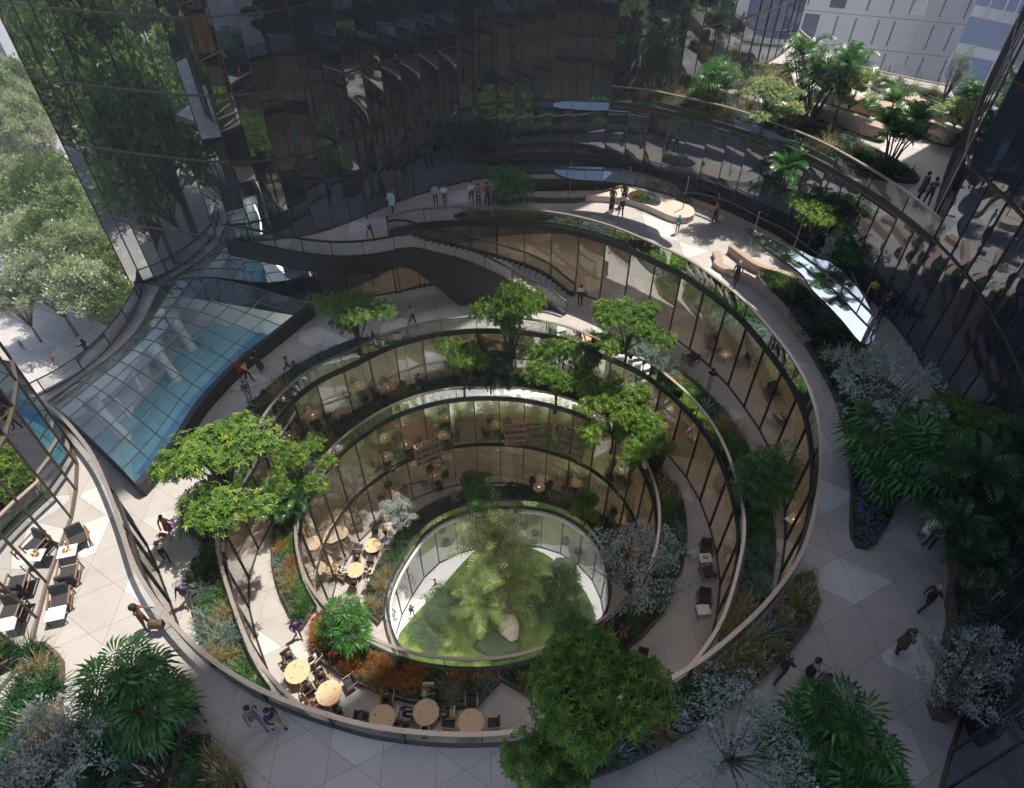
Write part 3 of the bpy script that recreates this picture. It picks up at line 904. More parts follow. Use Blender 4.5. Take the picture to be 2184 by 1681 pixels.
# ------------------------------------------------------------------ leaf and plant meshes
rs = np.random.RandomState(5)
def basis(n):
    n = n.normalized()
    a = n.orthogonal().normalized()
    return a, n.cross(a)
def rdir(zmin=-1):
    while True:
        v = Vector((RN.gauss(0, 1), RN.gauss(0, 1), RN.gauss(0, 1)))
        if v.length > .1:
            v.normalize()
            if v.z >= zmin: return v
def star(mb, c, n, size, m=0):
    """five lobed palmate leaf"""
    a, b = basis(n)
    t0 = RN.uniform(0, 2 * PI)
    vs = [c - n * size * .08]
    fs = []
    for k in range(5):
        t = t0 + (k - 2) * 1.13
        L = size * (1, .92, .7)[abs(k - 2)]
        d = a * math.cos(t) + b * math.sin(t)
        e = a * -math.sin(t) + b * math.cos(t)
        i = len(vs)
        vs += [c + d * L * .45 + e * L * .2, c + d * L - n * L * .12, c + d * L * .45 - e * L * .2]
        fs.append((0, i + 2, i + 1, i))
    mb.add(vs, fs, m)
def blade_leaf(mb, c, d, n, L, w, m=0):
    e = d.cross(n).normalized()
    mb.add([c, c + d * L * .5 + e * w, c + d * L - n * L * .15, c + d * L * .5 - e * w], [(0, 1, 2, 3)], m)

def maple_meshes(seed, nl, lm):
    RN.seed(seed)
    tr, cr = MB(), MB()
    base = [Vector((0, 0, 0)), Vector((.05, .03, .5)), Vector((.0, -.05, 1.0))]
    tr.tube(base, [.12, .09, .08], 7)
    pads = []
    nb = 13
    for k in range(nb):
        t = 2 * PI * k / nb * 2.3 + RN.uniform(-.3, .3)
        r = RN.uniform(.5, 2.25) * (1 if k > 2 else .4)
        z = 3.2 - .16 * r * r + RN.uniform(-.45, .45)
        e = Vector((r * math.cos(t), r * math.sin(t), z))
        mid = Vector((e.x * .45, e.y * .45, 1.0 + (z - 1) * .7 + .15))
        tr.tube([base[-1], mid, e], [.055, .035, .012], 5)
        pads.append((e, RN.uniform(.62, .98)))
        for q in range(2):
            e2 = e + Vector((RN.uniform(-.7, .7), RN.uniform(-.7, .7), RN.uniform(-.35, .1)))
            tr.tube([mid.lerp(e, .5), e2], [.025, .008], 4)
            pads.append((e2, RN.uniform(.45, .75)))
    per = nl // len(pads)
    for c, r in pads:
        for _ in range(int(per * (r / .7) ** 2)):
            v = rdir(-.5)
            rr = RN.random() ** .4
            p = c + Vector((v.x * r * rr, v.y * r * rr, v.z * r * .42 * rr))
            n = (Vector((v.x * .5, v.y * .5, .8)) + rdir() * .45).normalized()
            star(cr, p, n, RN.uniform(.16, .25) * lm)
    return tr.mesh('trunk', M['bark']), cr.mesh('crown', M['maple'])
def fan_leaf(mb, c, d, size, n=13, m=0):
    """fan of pleated leaflets, tips drooping"""
    d = d.normalized()
    side = d.cross(Vector((0, 0, 1)))
    side = side.normalized() if side.length > .05 else Vector((1, 0, 0))
    up = side.cross(d)
    for k in range(n):
        t = (k / (n - 1) - .5) * 3.7 + RN.uniform(-.06, .06)
        f = d * math.cos(t) + side * math.sin(t)
        L = size * (1 - .18 * abs(t) / 1.85) * RN.uniform(.88, 1.05)
        e = up.cross(f).normalized() * L * .062
        p0, p1 = c + f * L * .12, c + f * L * .62 + up * L * .06
        p2 = c + f * L - up * L * .12 - Vector((0, 0, L * .16))
        mb.add([p0, p1 + e, p2, p1 - e], [(0, 3, 1), (3, 2, 1)], m)
def fan_palm_meshes(seed, stems=8, fans=8, m='fan'):
    RN.seed(seed)
    tr, cr = MB(), MB()
    for s in range(stems):
        t = 2 * PI * s / stems + RN.uniform(-.4, .4)
        r = RN.uniform(.05, .6)
        h = RN.uniform(.9, 2.5)
        lean = Vector((math.cos(t), math.sin(t), 0)) * RN.uniform(.1, .75) * h * .45
        b = Vector((math.cos(t) * r, math.sin(t) * r, 0))
        top = b + lean + Vector((0, 0, h))
        tr.tube([b, (b + top) / 2 - lean * .12, top], [.05, .045, .04], 6)
        for k in range(fans):
            u = k / fans
            a = k * 2.4 + s
            el = .95 - 1.35 * u + RN.uniform(-.15, .15)
            d = Vector((math.cos(a) * math.cos(el), math.sin(a) * math.cos(el), math.sin(el)))
            pl = RN.uniform(.45, .75)
            c = top + d * pl - Vector((0, 0, u * .25))
            tr.tube([top, top + d * pl * .6 + Vector((0, 0, .04)), c], [.014, .011, .009], 4)
            fan_leaf(cr, c, (d + Vector((0, 0, -.25))).normalized(), RN.uniform(.72, 1.0))
    return tr.mesh('stems', M['bark']), cr.mesh('crown', M[m])
def frond(mb, p0, az, el, L, nl, w, lw, droop, m=0, tr=None):
    """arching feather frond"""
    pts = []
    d = Vector((math.cos(az), math.sin(az), 0))
    for i in range(nl + 1):
        t = i / nl
        ang = el - droop * t * t
        pts.append(pts[-1] + (d * math.cos(ang) + Vector((0, 0, 1)) * math.sin(ang)) * L / nl if pts else p0.copy())
    side = Vector((-d.y, d.x, 0))
    for i in range(1, nl + 1):
        t = i / nl
        ax = (pts[i] - pts[i - 1]).normalized()
        up = side.cross(ax) * -1
        if up.z < 0: up = -up
        ll = lw * (math.sin(PI * min(1, .12 + t * .88)) ** .6 + .12)
        for s in (-1, 1):
            dd = (side * s * .85 + ax * .55 + up * .22).normalized() * ll * RN.uniform(.85, 1.1)
            e = ax * w
            q = pts[i] + dd * .55 + up * ll * .06
            mb.add([pts[i] - e, q - e * .9, pts[i] + dd - Vector((0, 0, ll * .22)), q + e * .9, pts[i] + e], [(0, 1, 3, 4), (1, 2, 3)], m)
    (tr or mb).tube(pts, [.03 * (1 - .8 * i / nl) for i in range(nl + 1)], 4)
def date_palm_meshes(seed, h, nf, L):
    RN.seed(seed)
    tr, cr = MB(), MB()
    top = Vector((.25, .1, h))
    tr.tube([Vector((0, 0, 0)), Vector((.08, 0, h * .5)), top], [.24, .19, .2], 10)
    for k in range(nf):
        u = k / nf
        frond(cr, top, k * 2.4 + RN.uniform(-.2, .2), 1.35 - 1.5 * u + RN.uniform(-.1, .1), L * RN.uniform(.85, 1.1), 18, .05, L * .19, 1.25 + .3 * u)
    return tr.mesh('trunk', M['bark']), cr.mesh('crown', M['date'])
def areca_meshes(seed, m='areca', stems=7):
    RN.seed(seed)
    tr, cr = MB(), MB()
    for s in range(stems):
        t = 2 * PI * s / stems + RN.uniform(-.3, .3)
        b = Vector((math.cos(t) * .25, math.sin(t) * .25, 0))
        h = RN.uniform(1.6, 3.3)
        top = b + Vector((math.cos(t) * .32 * h, math.sin(t) * .32 * h, h))
        tr.tube([b, b.lerp(top, .5) - Vector((math.cos(t), math.sin(t), 0)) * .1, top], [.06, .05, .045], 6)
        for k in range(9):
            u = k / 9
            frond(cr, top, k * 2.4 + s * 1.3, 1.25 - 1.0 * u, RN.uniform(1.3, 1.9), 14, .05, .48, 1.5)
    return tr.mesh('stems', M['bark']), cr.mesh('crown', M[m])
def cluster_tree_meshes(seed, m, barkm, nclump, nl, R_, Hc, clump, ls, lw, flat=.8, inner=.25):
    """branching tree with separate leaf clumps, gaps between them"""
    RN.seed(seed)
    tr, cr = MB(), MB()
    f0 = Vector((.03, .02, Hc * .35))
    tr.tube([Vector((0, 0, 0)), f0], [.1 * R_ / 2 + .03, .075 * R_ / 2 + .02], 7)
    for k in range(nclump):
        v = rdir(-.35)
        rr = R_ * RN.uniform(inner, 1) ** .6
        c = Vector((v.x * rr, v.y * rr, Hc + v.z * R_ * flat * (rr / R_)))
        if k % 2 == 0:
            tr.tube([f0, f0.lerp(c, .5) + Vector((0, 0, .1)), c], [.045, .03, .01], 5)
        cs = clump * RN.uniform(.7, 1.25)
        for _ in range(nl):
            d = rdir(-.4)
            p = c + Vector((d.x, d.y, d.z * .8)) * cs * RN.random() ** .5
            dd = (d + rdir() * .5).normalized()
            n = (dd.orthogonal() + rdir() * .5).normalized()
            blade_leaf(cr, p, dd, n, ls * RN.uniform(.7, 1.2), lw)
    return tr.mesh('trunk', M[barkm]), cr.mesh('crown', M[m])

def tuft_mesh(name, seed, m, n, L, w, spread, droop, plume=None, np_=0, pm='plume', seg=3):
    RN.seed(seed)
    mb = MB()
    for _ in range(n):
        t = RN.uniform(0, 2 * PI)
        el = PI / 2 - abs(RN.gauss(0, spread))
        d = Vector((math.cos(t), math.sin(t), 0))
        l = L * RN.uniform(.6, 1.1)
        p = Vector((RN.gauss(0, .09), RN.gauss(0, .09), 0))
        e = Vector((-d.y, d.x, 0)) * w
        vs, fs = [p - e, p + e], []
        for i in range(1, seg + 1):
            a = el - droop * (i / seg) ** 1.5
            p = p + (d * math.cos(a) + Vector((0, 0, math.sin(a)))) * l / seg
            ww = 1 - (i / seg) ** 2 * .95
            vs += [p - e * ww, p + e * ww]
            fs.append((2 * i - 2, 2 * i - 1, 2 * i + 1, 2 * i))
        mb.add(vs, fs, 0)
    for _ in range(np_):
        t = RN.uniform(0, 2 * PI)
        a = RN.uniform(.0, .5)
        d = Vector((math.cos(t) * math.sin(a), math.sin(t) * math.sin(a), math.cos(a)))
        s = d * L * RN.uniform(.95, 1.35)
        if plume == 'spike':
            mb.tube([d * .1, s * .75], [.006, .005], 3, 0)
            mb.tube([s * .75, s * .86, s * 1.06], [.008, .022, .005], 5, 1)
        else:
            for q in range(6):
                c = s * .9 + rdir() * .07
                star(mb, c, rdir(.2), .05, 1)
    return mb.mesh(name, [M[m], M[pm]])
def bush_mesh(name, seed, m, n, r, ls, lw, fl=0, pm='violet'):
    RN.seed(seed)
    mb = MB()
    for _ in range(n):
        d = rdir(-.1)
        rr = r * (.55 + .45 * RN.random()) * (1 + .25 * math.sin(5 * d.x + 3 * d.y))
        p = Vector((d.x * rr, d.y * rr, abs(d.z) * rr * .95 + .02))
        blade_leaf(mb, p, (d + rdir() * .6).normalized(), (d + rdir() * .4).normalized(), ls * RN.uniform(.7, 1.2), lw, 0)
    for _ in range(fl):
        d = rdir(.15)
        star(mb, Vector((d.x, d.y, d.z)) * r * RN.uniform(.98, 1.12), (d + Vector((0, 0, .5))).normalized(), .055, 1)
    return mb.mesh(name, [M[m], M[pm]])
TUFT = {
    'grass_tuft': [tuft_mesh('grass_tuft', 1, 'green', 110, .72, .012, .5, 1.1), tuft_mesh('grass_tuft', 2, 'green', 120, .6, .016, .65, 1.0)],
    'dark_grass': [tuft_mesh('dark_grass', 3, 'dkgreen', 90, .75, .018, .6, 1.0)],
    'rust_grass': [tuft_mesh('rust_grass', 4, 'orange', 150, .72, .010, .5, .9), tuft_mesh('rust_grass', 5, 'orange', 130, .6, .011, .6, .8, 'spike', 8)],
    'straw_grass': [tuft_mesh('straw_grass', 6, 'straw', 150, .8, .010, .5, 1.1, 'spike', 8)],
    'strap_leaf_plant': [tuft_mesh('strap_leaf_plant', 7, 'bluegrey', 60, .72, .030, .75, .8), tuft_mesh('strap_leaf_plant', 8, 'dkgreen', 56, .75, .034, .75, .8)],
    'plume_grass': [tuft_mesh('plume_grass', 9, 'bluegrey', 110, .85, .013, .6, 1.2, 'spike', 16)],
    'brown_grass': [tuft_mesh('brown_grass', 10, 'brown', 150, .8, .010, .45, .8, 'spike', 14)],
    'violet_flowers': [bush_mesh('violet_flowers', 11, 'green', 240, .36, .10, .022, 60)],
    'green_shrub': [bush_mesh('green_shrub', 12, 'dkgreen', 420, .46, .12, .032), bush_mesh('green_shrub', 13, 'green', 420, .42, .10, .03)],
    'red_leaf_shrub': [bush_mesh('red_leaf_shrub', 14, 'redleaf', 260, .34, .12, .03)],
}
DESC = {'grass_tuft': 'arching green grass tuft', 'dark_grass': 'dark green grass tuft', 'rust_grass': 'rust orange grass tuft', 'straw_grass': 'straw coloured grass tuft',
        'strap_leaf_plant': 'broad strap leaved plant', 'plume_grass': 'blue grey grass with pale plumes', 'brown_grass': 'purple brown grass tuft',
        'violet_flowers': 'violet flowering plant', 'green_shrub': 'low leafy green shrub', 'red_leaf_shrub': 'dark red leaved shrub'}
CNT = {}
def tuft(kind, p, z, s, where):
    if CNT.get(kind, 0) >= 285: return
    CNT[kind] = CNT.get(kind, 0) + 1
    me = RN.choice(TUFT[kind])
    o = link(kind, me, None, (p.x, p.y, z), (0, 0, RN.uniform(0, 6.28)), (s * RN.uniform(.9, 1.15), s * RN.uniform(.9, 1.15), s * RN.uniform(.85, 1.15)))
    tag(o, f'{DESC[kind]} {where}', kind.replace('_', ' ').replace(' tuft', ''), f'{kind.replace("_", " ")}s {where}')

GC = MB()
def ground_cover(name, poly, z, dens, m, seed):
    """low uncountable foliage filling a bed"""
    RN.seed(seed)
    mb = MB()
    xs = [p.x for p in poly]; ys = [p.y for p in poly]
    n = int(abs(area(poly)) * dens)
    k = 0
    tries = 0
    while k < n and tries < n * 40:
        tries += 1
        p = Vector((RN.uniform(min(xs), max(xs)), RN.uniform(min(ys), max(ys))))
        if not inside(p, poly): continue
        k += 1
        mi = RN.choices((0, 1, 2, 3), (5, 3, 1.3, 1))[0]
        t = RN.uniform(0, 6.28)
        h = RN.uniform(.06, .3)
        c = Vector((p.x, p.y, z + h * .6))
        for q in range(4):
            d = Vector((math.cos(t + q * 1.6), math.sin(t + q * 1.6), RN.uniform(.1, .9))).normalized()
            blade_leaf(mb, c, d, (Vector((0, 0, 1)) + rdir() * .5).normalized(), RN.uniform(.1, .24), RN.uniform(.015, .035), mi)
    o = mb.build(name, [M['dkgreen'], M['green'], M['bluegrey'], M['brown']])
    return tag(o, kind='stuff')
def planter(label, poly, z, h=.32, where='', mix=None, dens=1.6, kerb='kerb', cover=34, seed=1, s=1., hole=None, ztop=None):
    poly = ccw([Vector(p) for p in poly])
    c = poly[0]
    r = empty('planter', (c.x, c.y, z), label, 'planter')
    mb = MB()
    innr = offset(poly, -.10)
    mb.prism(poly, z + .002, z + h, 0, 0, False, [innr])
    mb.build('kerb', M[kerb], r)
    mb = MB()
    mb.prism(innr, z + .003, z + h - .06)
    mb.build('soil', M['soil'], r)
    if cover: ground_cover('ground_cover', innr, z + h - .05, cover, None, seed)
    RN.seed(seed * 7 + 1)
    if not mix: return r
    inn_ = offset(poly, -.28)
    xs = [p.x for p in poly]; ys = [p.y for p in poly]
    n = int(abs(area(poly)) * dens)
    pts = []
    kinds = list(mix)
    # drifts: each kind keeps together around a few seeds
    seeds = []
    t = 0
    while len(seeds) < max(3, n // 4) and t < 4000:
        t += 1
        p = Vector((RN.uniform(min(xs), max(xs)), RN.uniform(min(ys), max(ys))))
        if inside(p, inn_): seeds.append((p, RN.choices(kinds, [mix[k] for k in kinds])[0]))
    t = 0
    while len(pts) < n and t < n * 60 and seeds:
        t += 1
        p = Vector((RN.uniform(min(xs), max(xs)), RN.uniform(min(ys), max(ys))))
        if not inside(p, inn_) or any((p - q).length < .42 * s for q in pts): continue
        pts.append(p)
        k = min(seeds, key=lambda q: (q[0] - p).length)[1] if RN.random() < .8 else RN.choices(kinds, [mix[k] for k in kinds])[0]
        tuft(k, p, z + h - .08, RN.uniform(.85, 1.25) * s, where)
    return r
def arc(P, a, b, d0, d1, closed=True):
    """strip between two offsets of a curve from index a to b"""
    n = len(P)
    A, B = offset(P, d0, closed), offset(P, d1, closed)
    idx = [i % n for i in range(a, (b if b > a else b + n) + 1)]
    n_ = len(idx)
    A = [A[i] for i in idx]
    B = [A[q].lerp(B[i], min(1, (.35 + math.sqrt(min(q, n_ - 1 - q) / 6.)) if n_ > 14 else 1)) for q, i in enumerate(idx)]
    k = 2
    return A[::k] + B[::-1][::k]
def idx(P, r, x, y, z): return nearest(P, at(r, x, y, z).xy)

# ------------------------------------------------------------------ planting beds
MIXA = {'green_shrub': 3, 'strap_leaf_plant': 3, 'dark_grass': 3, 'grass_tuft': 2, 'straw_grass': 1, 'violet_flowers': .6, 'brown_grass': .8}
MIXO = {'rust_grass': 8, 'straw_grass': 2, 'grass_tuft': 3, 'strap_leaf_plant': .6}
MIXG = {'grass_tuft': 4, 'plume_grass': 3, 'straw_grass': 3, 'strap_leaf_plant': 2.5, 'violet_flowers': 1.2, 'green_shrub': 1.5}
# around the oculus, inner floor
i0, i1 = idx(R1o, 0, 1290, 1220, 17), idx(R1o, 8, 300, 620, 17)
planter('curved planter around the garden oculus on the inner floor', arc(R1o, i0, i1, .25, 1.7), ZB, .4, 'beside the garden oculus', MIXA, 1.7, seed=2)
# around ring 2 on the dining terrace
pa = lambda x, y: nearest(R2o, at(0, x, y, 27.1).xy)
planter('sunlit curved planter of rust and straw grasses along the inner dining balustrade', arc(R2o, pa(634, 1080), pa(690, 1290), .2, 1.5), ZC, .4, 'in the sunlit strip on the left of the dining terrace', MIXO, 2.6, seed=3)
planter('curved planter at the near side of the garden opening with orange grasses', arc(R2o, pa(690, 1290), pa(1064, 1404), .2, 2.0), ZC, .4, 'at the near edge of the garden opening', {'rust_grass': 7, 'straw_grass': 3, 'grass_tuft': 2, 'green_shrub': 2, 'strap_leaf_plant': 1}, 2.2, seed=4)
planter('curved planter under the silver tree on the right of the dining terrace', arc(R2o, pa(1064, 1404), pa(1405, 1000), .2, 1.7), ZC, .4, 'under the silver tree right of the garden', {**MIXA, 'straw_grass': 2, 'violet_flowers': 1.2}, 1.7, seed=5)
planter('long curved planter at the far side of the dining terrace under the maples', arc(R2o, pa(1405, 1000), pa(634, 1080), .2, 1.9), ZC, .4, 'at the far side of the dining terrace', {**MIXA, 'brown_grass': 2}, 1.5, seed=6)
# ring 3 on the pool terrace
pb = lambda x, y: nearest(R3o, at(0, x, y, 32.1).xy)
planter('long planter of tall grasses along the left edge of the pool terrace', arc(R3o, pb(461, 1140), pb(590, 1461), .2, 1.75), ZD, .36, 'along the left side of the middle ring', MIXG, 2.4, seed=7)
planter('curved planter beside the pool terrace at the upper left of the middle ring', arc(R3o, pb(820, 708), pb(461, 1140), .2, 1.75), ZD, .36, 'beside the pool terrace walkway', {'strap_leaf_plant': 4, 'grass_tuft': 2, 'brown_grass': 2, 'violet_flowers': 1.5, 'straw_grass': 1.5, 'red_leaf_shrub': 1, 'green_shrub': 2}, 1.9, seed=8)
planter('long curved planter on the right side of the middle ring', arc(R3o, pb(1540, 1330), pb(1240, 706), .2, 1.7), ZD, .36, 'on the right side of the middle ring', {'strap_leaf_plant': 3, 'grass_tuft': 2, 'straw_grass': 2, 'brown_grass': 1.5, 'violet_flowers': .8, 'green_shrub': 2, 'plume_grass': 1.5}, 1.8, seed=9)
# ring 4 on the outer terrace
sg = -1 if area(R4) < 0 else 1
pc = lambda x, y: nearest(R4, at(0, x, y, 37.1).xy)
a_, b_ = sorted((pc(1140, 1570), pc(1722, 1192)))
planter('curved planter along the near right edge of the outer terrace', arc(R4, a_, b_, .2 * sg, 1.5 * sg, False), ZE, .4, 'along the near right edge of the outer terrace', {'strap_leaf_plant': 2.5, 'plume_grass': 1.2, 'straw_grass': 3, 'grass_tuft': 2, 'dark_grass': 1.5, 'violet_flowers': 1, 'green_shrub': 2.5}, 1.9, seed=10, s=1.0)
a_, b_ = sorted((pc(960, 439), pc(1430, 530)))
planter('thin planter of tufts behind the upper edge of the outer terrace', arc(R4, a_, b_, .15 * sg, .95 * sg, False), ZE, .25, 'behind the upper balustrade near the bench', {'green_shrub': 3, 'strap_leaf_plant': 2, 'straw_grass': 2, 'violet_flowers': 1.5, 'grass_tuft': 2}, 1.3, seed=11)
# island on the outer terrace
isl = W(6, '500,90 560,190 650,290 720,400 800,520 870,640 940,760 985,860 1030,1000 1060,1130 1075,1300 1082,1450 1078,1600', ZE) + W(9, '1075,60 1090,150 1140,205 1220,190 1270,120 1330,20', ZE) + \
    W(6, '1345,1560 1420,1460 1560,1420 1650,1330 1700,1180 1690,1060 1610,960 1500,880 1400,830 1290,745 1220,650 1110,445 980,335 850,245 700,135 600,60', ZE)
isl = smooth(isl, True, .5)
planter('large curving island bed with silver trees and palms on the outer terrace', isl, ZE, .3, 'in the island bed of the outer terrace', {'dark_grass': 4, 'green_shrub': 3, 'strap_leaf_plant': 3, 'straw_grass': 1.5, 'violet_flowers': 1, 'brown_grass': 1.2, 'plume_grass': .8}, 1.25, seed=12, s=1.15)
wallp = smooth(W(6, '330,-60 400,-5 500,62 700,128 850,238 980,328 1110,438 1220,640 1260,720', ZE), False, .4)
mb = MB(); mb.sweep(wallp, [(-.16, 0), (.16, 0), (.16, .55), (-.16, .55)], False, ZE + .004)
tag(mb.build('timber_wall', M['wood']), 'curved timber wall behind the island bed under the bright canopy', 'timber wall')
ben = smooth(W(3, '245,1592 262,1640', ZE) + W(6, '250,35 330,75 420,112 540,195 660,320 740,430 810,520', ZE), False, .4)
mb = MB(); mb.sweep(ben, [(-.2, 0), (.2, 0), (.24, .36), (-.24, .36)], False, ZE + .004)
tag(mb.build('curved_bench', M['wood']), 'narrow curved timber bench edging the island bed near the balustrade', 'bench')
isl2 = smooth(W(2, '1530,1255 1650,1258 1800,1276 1900,1308 2000,1352 2080,1385 2160,1392', ZE) + W(3, '60,1392 106,1374 100,1330', ZE) + W(2, '2130,1290 2020,1235 1900,1185 1790,1195 1700,1225', ZE), True, .4)
mb = MB(); mb.prism(isl2, ZE + .003, ZE + .45)
tag(mb.build('curved_bench', M['palewood']), 'pale curved bench island in the sun beside the purple flowers', 'bench')
fb = smooth(W(2, '1800,1215 1850,1192 1940,1205 2005,1250 1990,1282 1900,1262 1820,1240', ZE + .45), True, .3)
planter('small flower bed set into the pale bench island', fb, ZE + .452, .08, 'in the bench island in the sun', {'violet_flowers': 3, 'green_shrub': 2, 'rust_grass': 1}, 3.2, cover=14, seed=13, s=.8)
# bed against the right tower
bp = W(9, '1680,200 1692,400 1665,520 1680,640 1640,800 1600,1000 1556,1140 1570,1230 1625,1283 1695,1283 1768,1225', ZE) + [p for p in offset(WALLR, -.45 if True else 0, False) if 9.4 < p.y < 20.5][::-1]
bp = bp + W(6, '1640,1500 1650,1620', ZE)
bp = smooth(bp, True, .5)
planter('dark raised bed along the foot of the right tower', bp, ZE, .7, 'along the foot of the right tower', {'dark_grass': 3, 'straw_grass': 3, 'green_shrub': 2, 'plume_grass': 3, 'violet_flowers': 1.6, 'strap_leaf_plant': 1}, 1.5, 'darkwood', seed=14, s=1.2)
# lower left beds
b7 = smooth(W(7, '150,960 200,822 290,785 370,845 408,905 405,1240 560,1290 900,1270 1090,1290 1180,1340 1120,1450 1110,1681 1000,1850 300,1850 -200,1800 -150,1400 90,1200', ZE), True, .5)
planter('shaded planting bed at the lower left corner with a big fan palm', b7, ZE, .4, 'in the shaded bed at lower left', {'dark_grass': 4, 'green_shrub': 3, 'brown_grass': 1.5, 'violet_flowers': 2, 'straw_grass': 1, 'strap_leaf_plant': 1}, 1.5, 'darkwood', seed=15, s=1.2)
b8 = smooth(W(7, '1122,1560 1130,1470 1185,1392 1290,1378 1400,1470 1500,1600 1540,1800 1120,1800', ZE), True, .4)
planter('rounded timber planter at the bottom left of the outer terrace', b8, ZE, .75, 'in the rounded timber planter at bottom left', {'straw_grass': 3, 'green_shrub': 2, 'violet_flowers': 3, 'dark_grass': 2}, 1.8, 'darkwood', seed=16)
# back bed before the dark glass wall
back = [p for p in offset(WALLF, -1.4, False)]
if back[4].y > WALLF[4].y: back = offset(WALLF, 1.4, False)
b10 = W(2, '960,1240 1200,1256 1450,1259 1560,1246 1700,1205 1850,1175 2000,1195 2130,1240', ZE) + W(3, '110,1232 250,1265 330,1290 430,1340 560,1410 650,1450 740,1510 850,1600', ZE) + W(6, '960,20 1080,105', ZE)
b10 = b10 + [p for p in back if p.x < 20.2][::-1] + W(2, '1180,1150 1050,1165', ZE)
b10 = smooth(b10, True, .5)
planter('long timber edged bed in front of the dark glass wall at the back', b10, ZE, .45, 'in the back bed before the dark glass wall', {'green_shrub': 3, 'dark_grass': 3, 'straw_grass': 2, 'brown_grass': 2, 'violet_flowers': 1, 'strap_leaf_plant': 2, 'rust_grass': .8}, 1.0, 'wood', seed=17, s=1.15)
# roof terrace beds and benches
ri = offset(WALLF, .3 if offset(WALLF, .3, False)[4].y > WALLF[4].y else -.3, False)
f1 = [p for p in ri if 7.5 < p.x < 19.2] + W(3, '1495,1145 1410,1055 1300,985 1170,922 1040,868 900,800 780,742 650,700 500,660 380,622 200,572 110,532', ZF)
planter('planting bed along the near edge of the roof terrace', smooth(f1, True, .5), ZF, .3, 'along the near edge of the roof terrace', {'straw_grass': 4, 'grass_tuft': 3, 'brown_grass': 3, 'violet_flowers': 2, 'rust_grass': 1.5, 'strap_leaf_plant': 1, 'green_shrub': 1}, 1.5, seed=18, s=.95)
f2 = smooth(W(3, '130,470 330,420 450,430 520,432 690,430 730,560 860,650 900,690 800,680 660,620 420,560 200,540', ZF), True, .5)
planter('bed with pale maples and a silver tree at the middle of the roof terrace', f2, ZF, .3, 'in the middle bed of the roof terrace', {'brown_grass': 5, 'straw_grass': 2, 'dark_grass': 2, 'green_shrub': 2}, 1.2, seed=19, s=.9)
f3 = smooth(W(3, '1215,560 1250,515 1380,545 1480,560 1650,610 1800,700 1850,800 1760,775 1690,700 1500,620 1360,560 1290,600', ZF), True, .5)
planter('bed by the far balustrade of the roof terrace', f3, ZF, .3, 'by the far balustrade of the roof terrace', {'strap_leaf_plant': 2, 'grass_tuft': 2, 'straw_grass': 2, 'green_shrub': 3, 'brown_grass': 1}, .8, seed=20, s=1.2)
def block_bench(label, pts, z, h):
    P = smooth(pts, True, .3)
    c = P[0]
    r = empty('block_bench', (c.x, c.y, z), label, 'bench')
    mb = MB(); mb.prism(offset(ccw(P), -.06), z + .003, z + .12); mb.build('plinth', M['black'], r)
    mb = MB(); mb.prism(P, z + .12, z + h); mb.build('timber_block', M['wood'], r)
zb = ZF + .8
block_bench('long timber bench block in the middle of the roof terrace', W(3, '858,655 885,640 1060,688 1240,748 1335,792 1310,806 1180,768 1000,704', zb), ZF, .8)
block_bench('wide timber bench block behind the near palm on the roof terrace', W(3, '1010,560 1230,620 1350,640 1600,745 1772,800 1762,830 1690,830 1560,780 1350,692 1190,645 1000,585', zb), ZF, .8)
block_bench('timber bench block nearest the far balustrade of the roof terrace', W(3, '1318,552 1358,545 1520,606 1692,688 1682,706 1500,640 1330,578', zb), ZF, .8)

# ------------------------------------------------------------------ trees
MAPLES = [maple_meshes(s, 2300, 1.0) for s in (21, 22, 23)]
MAPLE_FINE = [maple_meshes(24, 3300, .95)]
FANS = [fan_palm_meshes(s, 10, 9) for s in (31, 32)]
ARECA = [areca_meshes(s) for s in (41, 42)]
DATES = [date_palm_meshes(51, 4.6, 18, 3.5), date_palm_meshes(52, 3.6, 17, 3.2)]
SILVER = [cluster_tree_meshes(s, 'silver', 'palebark', 54, 60, 1.75, 2.5, .27, .12, .028, .8) for s in (61, 62)]
SLIM = [cluster_tree_meshes(65, 'silver', 'palebark', 46, 55, 1.0, 2.4, .26, .10, .024, 1.7, .1)]
OLIVE = [cluster_tree_meshes(71, 'olive', 'bark', 70, 110, 1.9, 2.2, .42, .13, .03, .7)]
BUSHY = [cluster_tree_meshes(72, 'dkg_', 'bark', 60, 90, 1.5, 1.7, .4, .17, .04, .85)] if False else None
STREET = [cluster_tree_meshes(s, 'outside', 'bark', 120, 95, 4.6, 8.0, 1.0, .46, .12, .72, .15) for s in (81, 82)]
PALE = [cluster_tree_meshes(83, 'outside_pale', 'bark', 110, 110, 4.2, 7.5, .9, .36, .10, .8, .15)]
def tree(name, cat, meshes, c, zfloor, hc, scale, label, group=None, zs=1., parts=('trunk', 'crown'), crown_mat=None):
    """c: plan position of the crown centre; the trunk stands below it"""
    t, cr = RN.choice(meshes)
    r = empty(name, (c.x, c.y, zfloor), label, cat, group, RN.uniform(0, 6.28))
    r.scale = (scale, scale, scale * zs)
    link(parts[0], t, r)
    o = link(parts[1], cr, r)
    if crown_mat:
        o.material_slots[0].link = 'OBJECT'
        o.material_slots[0].material = M[crown_mat]
    return r
RN.seed(77)
def mp(x, y, r, z, hc, wd, label, meshes=MAPLES, **kw):
    s = wd / 5.4
    tree('maple_tree', 'maple tree', meshes, at(r, x, y, z + hc), z + .3, hc, s, label, zs=hc / (3.0 * s) if hc else 1, **kw)
mp(452, 978, 0, ZD, 4.4, 6.7, 'big sunlit maple in front of the pool roof on the left')
mp(752, 668, 0, ZD, 3.8, 5.3, 'maple on the pool terrace between the pool roof and the woman by the balustrade')
